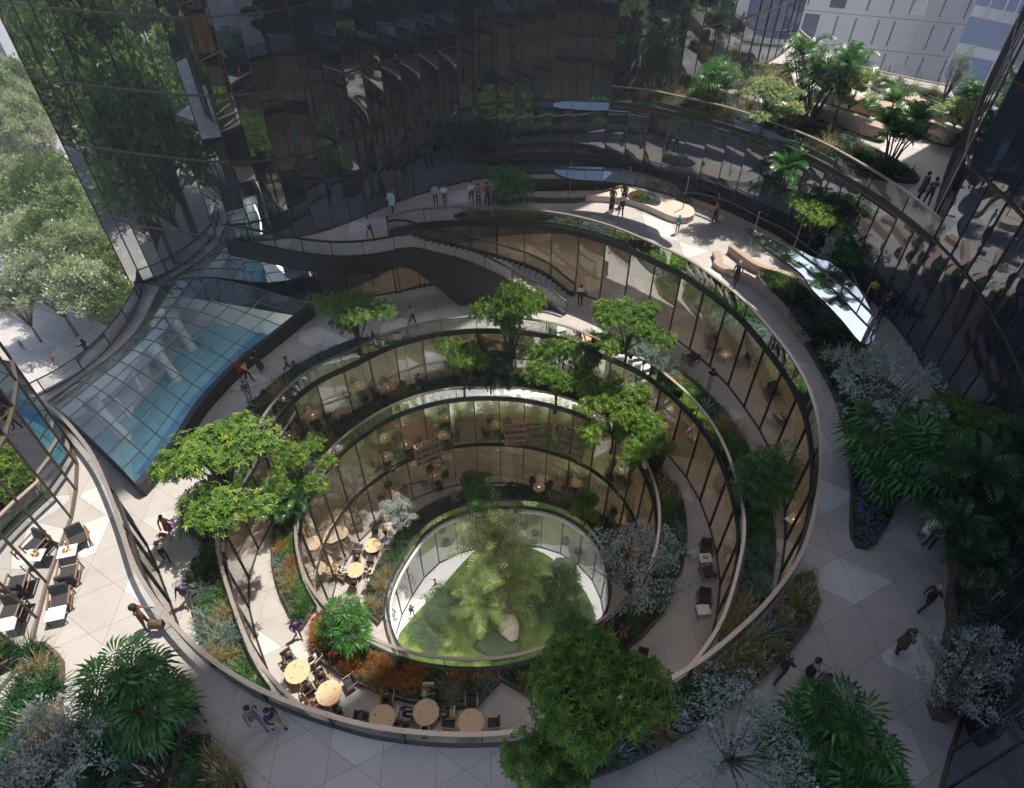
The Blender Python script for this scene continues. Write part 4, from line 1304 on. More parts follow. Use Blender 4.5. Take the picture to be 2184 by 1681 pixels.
mp(1090, 668, 0, ZC, 7.2, 5.2, 'topmost maple at the far side of the rings in front of the stair foot')
mp(1190, 772, 0, ZC, 5.0, 5.6, 'maple hanging over the far planter below the stair foot', MAPLES)
mp(985, 765, 0, ZC, 4.2, 4.2, 'maple left of the dark fern palm at the far planter')
mp(1345, 690, 0, ZD, 3.6, 5.0, 'maple with its top catching the sun by the middle balustrade', MAPLE_FINE)
mp(1318, 868, 0, ZC, 4.6, 5.6, 'maple over the right part of the far planter in shade', MAPLE_FINE)
mp(1362, 925, 0, ZC, 3.4, 4.6, 'lower maple right of the inner glass wall', MAPLE_FINE)
mp(1250, 1500, 0, ZE, 4.2, 4.9, 'large green maple at the bottom centre overhanging the dining terrace', MAPLE_FINE)
mp(1178, 1632, 0, ZE, 2.0, 2.4, 'small maple growing low at the bottom edge by the man with the bag', MAPLE_FINE)
mp(2058, 930, 0, ZE, 3.0, 5.4, 'bright green maple close to the right tower', MAPLE_FINE)
mp(635, 985, 0, ZC, 3.6, 4.2, 'smaller maple behind the big sunlit maple')
mp(1016, 1040, 0, ZB, 3.0, 3.6, 'dense maple in front of the inner glass wall', MAPLE_FINE, crown_mat='fan')
mp(1250, 1075, 0, ZB, 3.2, 2.6, 'slender young maple right of the inner glass wall', MAPLE_FINE)
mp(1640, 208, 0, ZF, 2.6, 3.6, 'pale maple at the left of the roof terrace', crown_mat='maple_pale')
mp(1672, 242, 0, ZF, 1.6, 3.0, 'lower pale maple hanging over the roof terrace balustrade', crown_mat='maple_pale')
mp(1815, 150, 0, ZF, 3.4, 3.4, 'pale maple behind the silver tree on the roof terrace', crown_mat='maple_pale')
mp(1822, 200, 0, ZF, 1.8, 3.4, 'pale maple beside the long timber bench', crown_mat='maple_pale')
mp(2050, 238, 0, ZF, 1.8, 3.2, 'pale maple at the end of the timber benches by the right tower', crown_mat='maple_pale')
mp(1745, 465, 0, ZE, 2.6, 4.6, 'shaded maple between the palms before the dark glass wall')
def fp(x, y, r, z, hc, wd, label, meshes=FANS, **kw):
    s = wd / 5.6
    tree('fan_palm', 'fan palm', meshes, at(r, x, y, z + hc), z + .3, hc, s, label, parts=('stems', 'crown'), **kw)
fp(430, 1080, 0, ZD, 1.8, 4.2, 'fan palm under the sunlit maple on the left')
fp(735, 1322, 0, ZC, 2.2, 4.4, 'sunlit fan palm at the near left of the garden opening')
fp(278, 1475, 0, ZE, 2.4, 5.4, 'huge dark fan palm at the lower left corner')
fp(1935, 985, 0, ZE, 2.2, 7.0, 'broad dark fan palm in the island bed below the silver tree')
fp(1645, 1000, 0, ZD, 2.4, 5.2, 'fan palm standing before the right lounge glass')
fp(1780, 1595, 0, ZE, 2.4, 6.0, 'fan palm at the bottom right beside the silver shrub')
fp(1860, 1668, 0, ZE, 1.4, 3.6, 'small fan palm at the bottom edge on the right')
fp(1228, 1352, 0, ZC, 1.6, 3.8, 'dark fan palm at the near right of the garden opening')
fp(1842, 508, 0, ZE, 2.2, 5.4, 'bushy fan palm before the dark glass wall on the right')
fp(1530, 152, 0, ZF, 2.4, 4.8, 'fan palm at the left end of the roof terrace')
fp(1790, 118, 0, ZF, 2.6, 4.6, 'fan palm at the foot of the tall roof terrace palm')
fp(1090, 372, 0, ZE, 2.2, 4.6, 'dark dense palm at the back of the outer terrace')
fp(2105, 140, 0, ZF, 3.0, 3.8, 'fan palm beside the right tower on the roof terrace')
def ap(x, y, r, z, hc, wd, label, meshes=ARECA, cat='feather palm', **kw):
    s = wd / 4.0
    tree('feather_palm', cat, meshes, at(r, x, y, z + hc), z + .3, hc, s, label, parts=('stems', 'crown'), **kw)
ap(1686, 375, 0, ZE, 3.2, 4.8, 'feather palm with arching fronds before the dark glass wall')
ap(1775, 100, 0, ZF, 4.6, 4.6, 'tall feather palm on the roof terrace against the white building')
ap(1932, 262, 0, ZF, 2.6, 3.7, 'feather palm in front of the timber benches on the roof terrace')
ap(1046, 785, 0, ZC, 2.6, 3.6, 'dark fern like palm at the far side of the dining terrace', crown_mat='dkgreen')
ap(605, 1065, 0, ZC, 2.2, 2.6, 'feather palm in half shade right of the sunlit maple')
ap(2135, 1050, 0, ZE, 3.0, 4.8, 'large dark feather palm at the foot of the right tower', crown_mat='dkgreen')
ap(2085, 1165, 0, ZE, 2.0, 3.4, 'dark feather palm leaning over the couple in white', crown_mat='dkgreen')
def sv(x, y, r, z, hc, wd, label, meshes=SILVER, **kw):
    s = wd / 4.0
    tree('silver_tree', 'silver tree', meshes, at(r, x, y, z + hc), z + .25, hc, s, label, zs=hc / (2.5 * s), **kw)
sv(1872, 838, 0, ZE, 3.2, 5.6, 'silver leaved tree in the island bed of the outer terrace')
sv(120, 1612, 0, ZE, 2.0, 4.2, 'silver leaved shrub at the lower left corner')
sv(1575, 1590, 0, ZE, 2.6, 4.6, 'silver leaved tree at the bottom edge right of centre')
sv(1750, 1668, 0, ZE, 1.6, 2.2, 'small silver shrub at the bottom edge in front of the fan palm')
sv(2058, 1450, 0, ZE, 2.4, 4.4, 'round silver tree in the dark raised bed at right')
sv(1357, 1222, 0, ZC, 3.6, 6.0, 'large silver tree overhanging the garden opening on the right')
sv(851, 1098, 0, ZB, 2.6, 3.2, 'small silver tree left of the inner glass wall')
sv(1722, 168, 0, ZF, 2.8, 4.2, 'silver tree among the pale maples on the roof terrace')
sv(2035, 160, 0, ZF, 2.8, 3.0, 'slim silver tree by the far balustrade of the roof terrace', SLIM)
sv(1760, 548, 0, ZE, 2.2, 1.5, 'little silver shrub behind the bright canopy', SLIM)
# garden at the bottom
law = smooth(W(8, '375,745 440,650 520,560 640,440 760,300 900,180 1100,160 1300,235 1390,320 1480,390 1560,500 1600,620 1620,800 1400,950 1000,1000 600,960 400,880', ZA), True, .4)
mb = MB(); mb.prism(law, ZA + .003, ZA + .06)
tag(mb.build('lawn', [M['lawn']]), kind='structure')
RN.seed(99)
gm_ = MB()
for _ in range(9000):
    p = Vector((RN.uniform(-9, 8), RN.uniform(16, 34)))
    if inside(p, law):
        d = (Vector((0, 0, 1)) + rdir() * .7).normalized()
        blade_leaf(gm_, Vector((p.x, p.y, ZA + .05)), d, d.orthogonal(), RN.uniform(.1, .2), .022)
tag(gm_.build('grass', [M['lawn']]), kind='stuff')
def dp(x, y, z, hc, i, sc, label):
    c = at(0, x, y, z + hc)
    t, cr = DATES[i]
    r = empty('date_palm', (c.x, c.y, z), label, 'date palm', None, RN.uniform(0, 6))
    r.scale = (sc, sc, sc)
    link('trunk', t, r); link('crown', cr, r)
dp(1065, 1165, ZA, 5.6, 0, 1.2, 'tallest date palm rising from the round garden')
dp(1085, 1230, ZA, 4.6, 1, 1.15, 'middle date palm in the round garden')
dp(1040, 1290, ZA, 3.2, 1, .9, 'lowest date palm at the front of the round garden')
def ol(x, y, hc, wd, label):
    s = wd / 4.4
    tree('round_shrub', 'shrub', OLIVE, at(0, x, y, ZA + hc), ZA, hc, s, label, zs=hc / (2.2 * s))
ol(1198, 1262, 2.4, 4.6, 'grey green rounded tree on the right of the round garden lawn')
ol(1150, 1300, 1.4, 3.4, 'rounded shrub between the palms and the right garden tree')
ol(945, 1290, 1.3, 4.0, 'rounded grey green shrub on the left of the round garden lawn')
ol(905, 1335, .7, 2.8, 'low shrub at the left rim of the round garden lawn')
ol(1240, 1310, .9, 2.6, 'low pale shrub at the right rim of the round garden lawn')
ol(925, 1370, .5, 2.0, 'lowest shrub near the white garden path')
def rock(x, y, z, r, m, label, seed):
    RN.seed(seed)
    bm = bmesh.new()
    bmesh.ops.create_icosphere(bm, subdivisions=3, radius=1)
    c = at(0, x, y, z)
    for v in bm.verts:
        n = v.co.normalized()
        k = 1 + .18 * math.sin(3.1 * n.x + seed) * math.cos(2.3 * n.y) + .12 * math.sin(7 * n.z + 4 * n.x) + RN.uniform(-.02, .02)
        v.co = Vector((n.x * r[0] * k + c.x, n.y * r[1] * k + c.y, max(-.1, n.z * k) * r[2] + z))
    me = bpy.data.meshes.new('boulder')
    bm.to_mesh(me); bm.free()
    me.materials.append(M[m])
    for p in me.polygons: p.use_smooth = True
    tag(link('boulder', me), label, 'boulder')
rock(1088, 1345, ZA + .05, (.8, 1.0, 1.9), 'rock', 'tall pale boulder in the round garden', 3)
rock(1062, 1378, ZA + .05, (1.5, 1.0, .5), 'darkrock', 'low dark mossy rock in the round garden', 5)
rock(1205, 1215, ZA + .05, (1.2, .9, 1.3), 'darkrock', 'dark mossy rock behind the right garden tree', 8)
# trees in the street, seen over the walkway and in the tower glass
RN.seed(5)
for k, (x, y, zc, wd, kind) in enumerate([(40, 440, 9, 12, 0), (150, 455, 10, 12, 0), (60, 520, 9, 11, 1), (170, 545, 10, 12, 1), (225, 500, 10, 10, 0), (95, 600, 9, 11, 1), (190, 620, 9, 10, 1), (20, 385, 9, 11, 1), (250, 570, 9, 9, 0), (30, 640, 7, 7, 1), (15, 330, 10, 11, 1), (120, 520, 10, 11, 0), (235, 640, 8, 8, 0), (35, 285, 13, 13, 1), (8, 240, 15, 13, 0), (5, 75, 15, 14, 0), (18, 135, 14, 14, 1), (38, 200, 14, 13, 0), (62, 262, 13, 12, 1), (-20, 175, 14, 14, 1), (15, 215, 14, 13, 1), (105, 395, 11, 12, 0)]):
    c = at(0, x, y, zc)
    tree('street_tree', 'tree', PALE if kind else STREET, c, ZG, zc, wd / (10.5 if kind else 11.5), ('pale glossy leaved street tree beyond the walkway' if kind else 'bright green street tree beyond the walkway'), 'pale street trees beyond the walkway' if kind else 'green street trees beyond the walkway', zs=zc / (7.8 * wd / 11))
RN.seed(6)
for k in range(46):
    p = Vector((RN.uniform(-150, -48), RN.uniform(-62, 28)))
    tree('street_tree', 'tree', STREET, p, ZG, 12, RN.uniform(1.5, 2.1), 'tall green street tree mirrored in the left tower glass', 'green street trees mirrored in the left tower', zs=RN.uniform(1.2, 1.7))
# ------------------------------------------------------------------ furniture
def rbox(mb, c, d, m=0, M_=None):
    """box with softened long edges"""
    x, y, z = d[0] / 2, d[1] / 2, d[2] / 2
    b = min(d) * .22
    T = Matrix.Translation(c) @ (M_ if M_ is not None else Matrix.Identity(4))
    vs = []
    for k, (s, zz) in enumerate(((b, -z), (0, -z + b), (0, z - b), (b, z))):
        for i, j in ((-1, -1), (1, -1), (1, 1), (-1, 1)):
            vs.append(T @ Vector((i * (x - s), j * (y - s), zz)))
    fs = [(3, 2, 1, 0), (12, 13, 14, 15)]
    for r in range(3):
        for q in range(4):
            a, b_ = r * 4 + q, r * 4 + (q + 1) % 4
            fs.append((a, b_, b_ + 4, a + 4))
    mb.add(vs, fs, m)
RX = lambda a: Matrix.Rotation(a, 4, 'X')
def part(parent, name, fn, m, smooth=False):
    mb = MB(); fn(mb)
    return link(name, mb.mesh(name, m if isinstance(m, list) else M[m], smooth), parent)
def make_dining_chair(cm, wm='tablewood'):
    r = empty('dining_chair', (0, 0, -50))
    part(r, 'seat', lambda b: rbox(b, (0, 0, .44), (.52, .5, .09)), cm)
    part(r, 'backrest', lambda b: rbox(b, (0, -.27, .66), (.50, .07, .36), 0, RX(.2)), cm)
    for s in (-1, 1):
        part(r, 'armrest', lambda b: b.tube([(s * .29, .25, .44), (s * .29, .22, .63), (s * .29, -.1, .66), (s * .27, -.32, .70)], .02, 6), wm)
        part(r, 'leg', lambda b: b.tube([(s * .27, .24, 0), (s * .28, .24, .46)], [.016, .022], 6), wm)
        part(r, 'leg', lambda b: b.tube([(s * .25, -.3, 0), (s * .27, -.26, .46), (s * .26, -.34, .82)], [.016, .022, .016], 6), wm)
    part(r, 'seat_frame', lambda b: b.box((0, 0, .38), (.56, .52, .04)), wm)
    return r
def make_lounge_chair():
    r = empty('lounge_chair', (0, 0, -50))
    part(r, 'seat', lambda b: rbox(b, (0, .03, .37), (.66, .70, .14), 0, RX(.08)), 'cushion')
    part(r, 'backrest', lambda b: rbox(b, (0, -.36, .64), (.66, .13, .52), 0, RX(.32)), 'cushion')
    for s in (-1, 1):
        part(r, 'armrest', lambda b: (b.box((s * .40, .02, .58), (.07, .86, .035)), b.box((s * .40, .0, .28), (.045, .8, .05))), 'darkwood2')
        part(r, 'leg', lambda b: b.box((s * .40, .40, .29), (.05, .05, .57)), 'darkwood2')
        part(r, 'leg', lambda b: b.box((s * .40, -.40, .29), (.05, .05, .57), 0, 0, RX(.12)), 'darkwood2')
    return r
def make_round_table(rad=.62):
    r = empty('round_table', (0, 0, -50))
    part(r, 'tabletop', lambda b: b.lathe([(0, .69), (rad * .96, .69), (rad, .71), (rad, .735), (rad * .985, .75), (0, .75)], 40), 'tablewood')
    part(r, 'pedestal', lambda b: b.lathe([(.055, .03), (.05, .35), (.06, .69)], 14), 'post')
    part(r, 'base', lambda b: b.lathe([(0, .0), (.34, 0), (.34, .02), (.06, .05), (0, .05)], 24), 'post')
    return r
def make_side_table(food=False):
    r = empty('side_table', (0, 0, -50))
    part(r, 'tabletop', lambda b: b.box((0, 0, .42), (.68, .56, .04)), 'marble')
    for x in (-.3, .3):
        for y in (-.24, .24):
            part(r, 'leg', lambda b: b.box((x, y, .2), (.03, .03, .4)), 'post')
    part(r, 'frame', lambda b: (b.box((0, .24, .385), (.6, .03, .03)), b.box((0, -.24, .385), (.6, .03, .03))), 'post')
    return r
def make_tub_chair(m):
    r = empty('tub_chair', (0, 0, -50))
    part(r, 'seat', lambda b: b.lathe([(0, .2), (.24, .2), (.30, .27), (.30, .40), (.26, .44), (0, .45)], 20), m, True)
    def back(b):
        n = 18
        vs = []
        for i in range(n + 1):
            t = PI + .25 + (PI - .5) * i / n
            h = .78 - .14 * abs(i / n - .5) * 2
            for rr, z in ((.30, .25), (.36, .5), (.35, h), (.30, h), (.29, .45)):
                vs.append((rr * math.cos(t), rr * math.sin(t), z))
        fs = [(i * 5 + q, i * 5 + (q + 1) % 5, i * 5 + 5 + (q + 1) % 5, i * 5 + 5 + q) for i in range(n) for q in range(5)]
        fs += [(0, 1, 2, 3, 4), tuple(n * 5 + q for q in (4, 3, 2, 1, 0))]
        b.add(vs, fs)
    part(r, 'backrest', back, m, True)
    for k in range(4):
        t = PI / 4 + k * PI / 2
        part(r, 'leg', lambda b: b.tube([(math.cos(t) * .27, math.sin(t) * .27, 0), (math.cos(t) * .2, math.sin(t) * .2, .24)], .018, 5), 'post')
    return r
M['darkwood2'] = wood('walnut', (.16, .085, .05), (.24, .14, .085), .45)
PROTO = {}
def put(kind, maker, loc, rz, label, group, cat):
    if kind not in PROTO:
        PROTO[kind] = o = maker()
    else: o = copy_tree(PROTO[kind])
    o.location = loc
    o.rotation_euler = (0, 0, rz)
    return tag(o, label, cat, group)
def face_to(a, b): return math.atan2(b.y - a.y, b.x - a.x) - PI / 2
SEATS = []
def dining(r, x, y, z, angs, where, dark=True, rad=.62, colors=None, skip=()):
    c = at(r, x, y, z + .75)
    c = Vector((c.x, c.y, z + .006))
    put('tbl', make_round_table, c, RN.uniform(0, 3), f'round oak table {where}', 'round dining tables', 'table')
    RN.seed(int(x * 3 + y))
    if 'cup' not in PROTO:
        mb = MB(); mb.lathe([(0, 0), (.035, 0), (.045, .09), (.038, .09), (.03, .012), (0, .012)], 12); PROTO['cup'] = mb.mesh('cup', M['plate'])
    for a in angs[:3]:
        t = math.radians(a + RN.uniform(-18, 18)); rr = RN.uniform(.3, .48)
        tag(link('cup', PROTO['cup'], None, c + Vector((math.cos(t) * rr, math.sin(t) * rr, .751))), f'white cup on the table {where}', 'cup', 'white cups on the dining tables')
    words = ['seen to the east of', 'to the north of', 'to the west of', 'to the south of']
    for k, a in enumerate(angs):
        t = math.radians(a)
        p = c + Vector((math.cos(t), math.sin(t), 0)) * 1.02
        col = (colors[k] if colors else 'd')
        wd = 'far' if math.sin(t) > .6 else 'near' if math.sin(t) < -.6 else 'right' if math.cos(t) > 0 else 'left'
        put('ch' + col, (lambda: make_dining_chair('cushion')) if col == 'd' else (lambda: make_dining_chair('whitecush')), p, face_to(p, c),
            f'{"charcoal" if col == "d" else "cream"} chair, {wd} side of table {where}', 'wood framed dining chairs', 'chair')
        SEATS.append((p.copy(), face_to(p, c), where, wd))
TW = ['farthest left on the sunlit dining terrace', 'second from the left on the dining terrace', 'third from left by the near balustrade', 'between four cream chairs by the near balustrade', 'with three empty chairs by the balustrade', 'right of the large maple', 'beside the oculus planter on the inner floor', 'in the sun on the inner floor', 'deep in the left shade of the inner floor']
RN.seed(3)
S0 = len(SEATS)
dining(7, 1848, 955, ZC, [50, 130, 230, 310], TW[0]); T0 = SEATS[S0:]; S0 = len(SEATS)
dining(7, 2046, 1090, ZC, [35, 125, 215, 300], TW[1]); T1_ = SEATS[S0:]; S0 = len(SEATS)
dining(8, 275, 1245, ZC, [85, 175, 340], TW[2]); T2_ = SEATS[S0:]; S0 = len(SEATS)
dining(8, 548, 1208, ZC, [90, 0, 180, 270], TW[3], colors='wwww'); T3_ = SEATS[S0:]; S0 = len(SEATS)
dining(8, 828, 1270, ZC, [92, 178, 2], TW[4]); S0 = len(SEATS)
dining(8, 1882, 972, ZC, [75, 150, 320], TW[5]); S0 = len(SEATS)
dining(8, 215, 172, ZB, [90, 180, 270, 0], TW[6]); S0 = len(SEATS)
dining(8, 108, 325, ZB, [95, 180, 270, 5], TW[7], colors='dwdw'); T7 = SEATS[S0:]; S0 = len(SEATS)
dining(7, 2062, 310, ZB, [60, 150, 240, 330], TW[8]); S0 = len(SEATS)
def P3(r, x, y, z): return at(r, x, y, z)
def lounge(r, x, y, z, facing, label):
    p = at(r, x, y, z + .45)
    put('lounge', make_lounge_chair, (p.x, p.y, z + .006), facing, label, 'lounge chairs', 'lounge chair').scale = (.9, .9, .9)
def side(r, x, y, z, rz, label, food=True):
    p = at(r, x, y, z + .42)
    put('side', make_side_table, (p.x, p.y, z + .006), rz, label, 'marble side tables', 'side table')
    if food:
        mb = MB()
        RN.seed(int(x))
        for _ in range(9):
            q = Vector((p.x + RN.uniform(-.13, .13), p.y + RN.uniform(-.08, .08), z + .49))
            mb.box(q, (.07, .07, .05), RN.uniform(0, 3))
        mb.lathe([(0, .449), (.14, .449), (.17, .47), (0, .46)], 14, 1, (p.x, p.y, z))
        tag(mb.build('food_plate', [M['orange_fruit'], M['plate']]), 'white plate of orange food on ' + label.split(' with')[0], 'plate')
lounge(7, 478, 120, ZE, math.radians(215), 'farthest walnut lounge chair by the left tower')
lounge(7, 420, 340, ZE, math.radians(15), 'middle walnut lounge chair turned away by the left tower')
lounge(7, 368, 500, ZE, math.radians(200), 'nearest walnut lounge chair by the left tower')
side(7, 418, 210, ZE, .25, 'marble side table between two lounge chairs')
side(7, 345, 598, ZE, .25, 'empty marble side table nearest the fan palm', False)
lounge(9, 192, 185, ZC, math.radians(170), 'farthest lounge chair by the right restaurant glass')
lounge(9, 202, 335, ZC, math.radians(10), 'middle lounge chair by the right restaurant glass')
lounge(9, 180, 495, ZC, math.radians(170), 'nearest lounge chair by the right restaurant glass')
side(9, 184, 250, ZC, .1, 'marble side table by the right restaurant glass')
side(9, 172, 572, ZC, .1, 'bare marble side table by the right restaurant glass', False)
# rooms behind the glass: small groups of tub chairs round tables
def room_set(r, x, y, z, where, lamp=True):
    c = at(r, x, y, z + .75)
    c = Vector((c.x, c.y, z + .01))
    put('rt', lambda: make_round_table(.5), c, 0, f'small round table {where}', 'tables in the rooms behind the glass', 'table')
    for k in range(4):
        t = k * PI / 2 + .5
        d = Vector((math.cos(t), math.sin(t), 0))
        p = c + d * .88
        put('tub', lambda: make_tub_chair('tub'), p, face_to(p, c), f'dark tub chair {where}', 'dark tub chairs behind the glass', 'chair')
        mb = MB(); mb.lathe([(0, 0), (.08, .0), (.125, .022), (.12, .026), (.075, .008), (0, .008)], 14)
        q = c + d * .3 + Vector((0, 0, .742))
        if 'pl' not in PROTO: PROTO['pl'] = mb.mesh('plate', M['plate'])
        tag(link('plate', PROTO['pl'], None, q), f'white plate on the small table {where}', 'plate', 'white plates behind the glass')
    if lamp:
        mb = MB(); mb.lathe([(0, 0), (.03, 0), (.035, .05), (.015, .08), (0, .08)], 10)
        if 'lp' not in PROTO: PROTO['lp'] = mb.mesh('table_lamp', M['lamp'])
        tag(link('table_lamp', PROTO['lp'], None, c + Vector((0, 0, .745))), f'small glowing lamp on the table {where}', 'lamp', 'table lamps behind the glass')
RN.seed(8)
for k, (x, y, w_) in enumerate([(290, 1095, 'top left of the inner glass wall'), (425, 1135, 'left of the inner glass wall'), (300, 1210, 'below on the left of the inner glass wall'), (660, 1075, 'behind the middle left panes of the inner glass wall'), (985, 1010, 'behind the middle panes of the inner glass wall'), (675, 965, 'high behind the inner glass wall'), (1420, 1080, 'behind the lit right panes of the inner glass wall'), (1760, 1290, 'behind the far right panes of the inner glass wall')]):
    room_set(5, x, y, ZM, w_)
for k, (x, y, w_) in enumerate([(340, 1430, 'on the lower floor left behind the silver tree'), (600, 1330, 'on the lower floor behind the dense maple'), (1250, 1400, 'on the lower floor right of the dense maple'), (1480, 1370, 'on the lower floor under the lit panes'), (1760, 1600, 'on the lower floor at the right edge')]):
    room_set(5, x, y, ZB, w_)
for k, (x, y, w_) in enumerate([(130, 770, 'behind the far left restaurant glass'), (310, 780, 'behind the left restaurant glass'), (1660, 740, 'behind the restaurant glass right of the maples'), (1760, 735, 'behind the restaurant glass further right')]):
    room_set(5, x, y, ZC, w_)
for k, (x, y, w_) in enumerate([(1945, 950, 'behind the far restaurant glass at upper left'), (1800, 1080, 'behind the restaurant glass near the sunlit maple')]):
    room_set(4, x, y, ZC, w_)
for k, (x, y) in enumerate([(215, 500), (400, 640), (600, 830), (640, 1010), (90, 620)]):
    p = at(6, x, y, ZD)
    lab = ['dark lounge chair behind the upper right lounge glass', 'dark lounge chair beside the lit table in the right lounge', 'round backed lounge chair in the right lounge', 'lounge chair near the warm corner of the right lounge', 'lounge chair farthest back in the right lounge'][k]
    put('lounge', make_lounge_chair, (p.x, p.y, ZD + .006), k * 1.7, lab, 'lounge chairs', 'lounge chair')
for k, (x, y, lab) in enumerate([(310, 575, 'low lit table in the upper part of the right lounge'), (620, 970, 'low pale table in the middle of the right lounge'), (730, 1600, 'low table under the glowing lamp in the right lounge')]):
    side(6, x, y, ZD, .6, lab, False)
    p = at(6, x, y, ZD + .46)
    tag(link('table_lamp', PROTO['lp'], None, p), 'small glowing lamp on the ' + lab, 'lamp')
# purple seats in the garden hall
RN.seed(4)
M_p = None
for k, (x, y, w_) in enumerate([(1160, 45, 'farthest right'), (1225, 90, 'second from the top right'), (1412, 150, 'third on the right'), (1492, 205, 'nearest on the right'), (645, 75, 'topmost on the left'), (670, 160, 'by the left glass'), (490, 225, 'nearest on the left')]):
    p = at(8, x, y, ZA + .4)
    put('pod', lambda: make_tub_chair('purple'), (p.x, p.y, ZA + .006), RN.uniform(0, 6), f'purple round seat in the garden hall, {w_}', 'purple seats in the garden hall', 'seat')
for o in PROTO.values():
    pass

def screen(r, x, y, z, rz, w, h, label):
    p = at(r, x, y, z + h / 2)
    t = empty('wall_shelf', (p.x, p.y, z + .006), label, 'shelf', None, rz)
    part(t, 'back_panel', lambda b: b.box((0, .16, h / 2), (w, .04, h)), 'tablewood')
    for k in range(4): part(t, 'shelf', lambda b: b.box((0, 0, .35 + k * (h - .5) / 3), (w - .08, .3, .04)), 'wood')
    for q in (-1, 1): part(t, 'side_panel', lambda b: b.box((q * w / 2, 0, h / 2), (.05, .34, h)), 'wood')
    RN.seed(int(x))
    for k in range(4):
        for q in range(7):
            hh = RN.uniform(.12, .28)
            mb = MB(); mb.lathe([(0, 0), (.045, 0), (.045, hh * .6), (.018, hh * .8), (.018, hh), (0, hh)], 8)
            link('bottle', mb.mesh('bottle', M[RN.choice(('tub', 'darkrock', 'orange_fruit', 'plate'))]), t, (-w / 2 + .15 + q * (w - .3) / 6, 0, .375 + k * (h - .5) / 3))
screen(5, 1180, 1080, ZM, math.radians(5), 3.4, 2.4, 'long bottle shelf behind the middle right panes of the inner glass wall')
screen(5, 1450, 1130, ZM, math.radians(-28), 1.9, 2.9, 'tall warm timber shelf behind the lit right panes of the inner glass wall')
screen(5, 560, 1190, ZM, math.radians(28), 1.8, 2.4, 'timber shelf behind the left panes of the inner glass wall')
screen(5, 930, 720, ZC, math.radians(5), 2.6, 2.3, 'timber shelf in the restaurant behind the dark fern palm')
# ------------------------------------------------------------------ people
def skel(pose):
    """joint name -> position, facing +y, standing height 1.75"""
    J = {'pel': (0, 0, .95), 'spi': (0, 0, 1.12), 'che': (0, .0, 1.34), 'nec': (0, -.005, 1.48), 'hea': (0, .01, 1.58), 'cro': (0, .005, 1.70), 'nos': (0, .115, 1.60)}
    for s, q in ((-1, 'l'), (1, 'r')):
        J.update({'sho' + q: (s * .185, -.01, 1.41), 'elb' + q: (s * .235, -.04, 1.13), 'wri' + q: (s * .235, .06, .89), 'han' + q: (s * .235, .09, .82),
                  'hip' + q: (s * .095, 0, .90), 'kne' + q: (s * .10, .015, .50), 'ank' + q: (s * .10, -.03, .085), 'toe' + q: (s * .115, .12, .035)})
    J = {k: Vector(v) for k, v in J.items()}
    def leg(q, s, swing, kb):
        h = J['hip' + q]
        k = h + Vector((.0, math.sin(swing) * .41, -math.cos(swing) * .41))
        a = k + Vector((0, math.sin(swing - kb) * .42, -math.cos(swing - kb) * .42))
        J['kne' + q], J['ank' + q] = k, a
        t = swing - kb
        J['toe' + q] = a + Vector((.015 * s, math.cos(t) * .15 + .0, -.05 + math.sin(t) * .11))
    def arm(q, s, sw, out, bend, el_out=0):
        b = J['sho' + q]
        e = b + Vector((s * math.sin(out) * .29, math.sin(sw) * math.cos(out) * .29, -math.cos(sw) * math.cos(out) * .29))
        t = sw + bend
        w_ = e + Vector((s * math.sin(el_out) * .26, math.sin(t) * math.cos(el_out) * .26, -math.cos(t) * math.cos(el_out) * .26))
        J['elb' + q], J['wri' + q] = e, w_
        J['han' + q] = w_ + (w_ - e).normalized() * .085
    if pose == 'walk':
        leg('l', -1, .42, .12); leg('r', 1, -.30, .42)
        arm('l', -1, -.45, .12, .25); arm('r', 1, .40, .12, .35)
    elif pose == 'stroll':
        leg('l', -1, .22, .06); leg('r', 1, -.18, .2)
        arm('l', -1, -.15, .14, .2); arm('r', 1, .35, .1, 1.35, -.4)
    elif pose == 'phone':
        leg('l', -1, .1, .08); leg('r', 1, -.12, .1)
        arm('l', -1, .35, .1, 1.5, -.5); arm('r', 1, .45, .1, 1.55, -.5)
    elif pose == 'crossed':
        arm('l', -1, .3, .2, 1.1, -.95); arm('r', 1, .35, .2, 1.1, -.95)
        leg('l', -1, .05, .03); leg('r', 1, -.05, .03)
    elif pose == 'wave':
        arm('r', 1, 2.5, .35, .25, .1); arm('l', -1, .5, .12, .9, -.3)
        leg('l', -1, .1, .06); leg('r', 1, -.1, .08)
    elif pose == 'point':
        arm('r', 1, 1.35, .35, .1, .5); arm('l', -1, -.1, .12, .2)
        leg('l', -1, .25, .08); leg('r', 1, -.2, .1)
    elif pose == 'lean':
        arm('l', -1, .95, .1, .5); arm('r', 1, .95, .1, .5)
    elif pose == 'sit':
        dz = -.44
        for k in J: J[k] = J[k] + Vector((0, -.02, dz))
        for s, q in ((-1, 'l'), (1, 'r')):
            J['kne' + q] = J['hip' + q] + Vector((s * .02, .42, .05))
            J['ank' + q] = J['kne' + q] + Vector((0, .03, -.41))
            J['toe' + q] = J['ank' + q] + Vector((.01 * s, .14, -.05))
        arm('l', -1, .55, .15, .95, -.25); arm('r', 1, .55, .15, .95, -.25)
    elif pose == 'run':
        leg('l', -1, .75, .5); leg('r', 1, -.5, .9)
        arm('l', -1, -.7, .15, 1.2); arm('r', 1, .7, .15, 1.3)
    if pose != 'sit':
        m = min(J['toel'].z, J['toer'].z, J['ankl'].z - .05, J['ankr'].z - .05) - .03
        for k in J: J[k] = J[k] - Vector((0, 0, m))
    return J
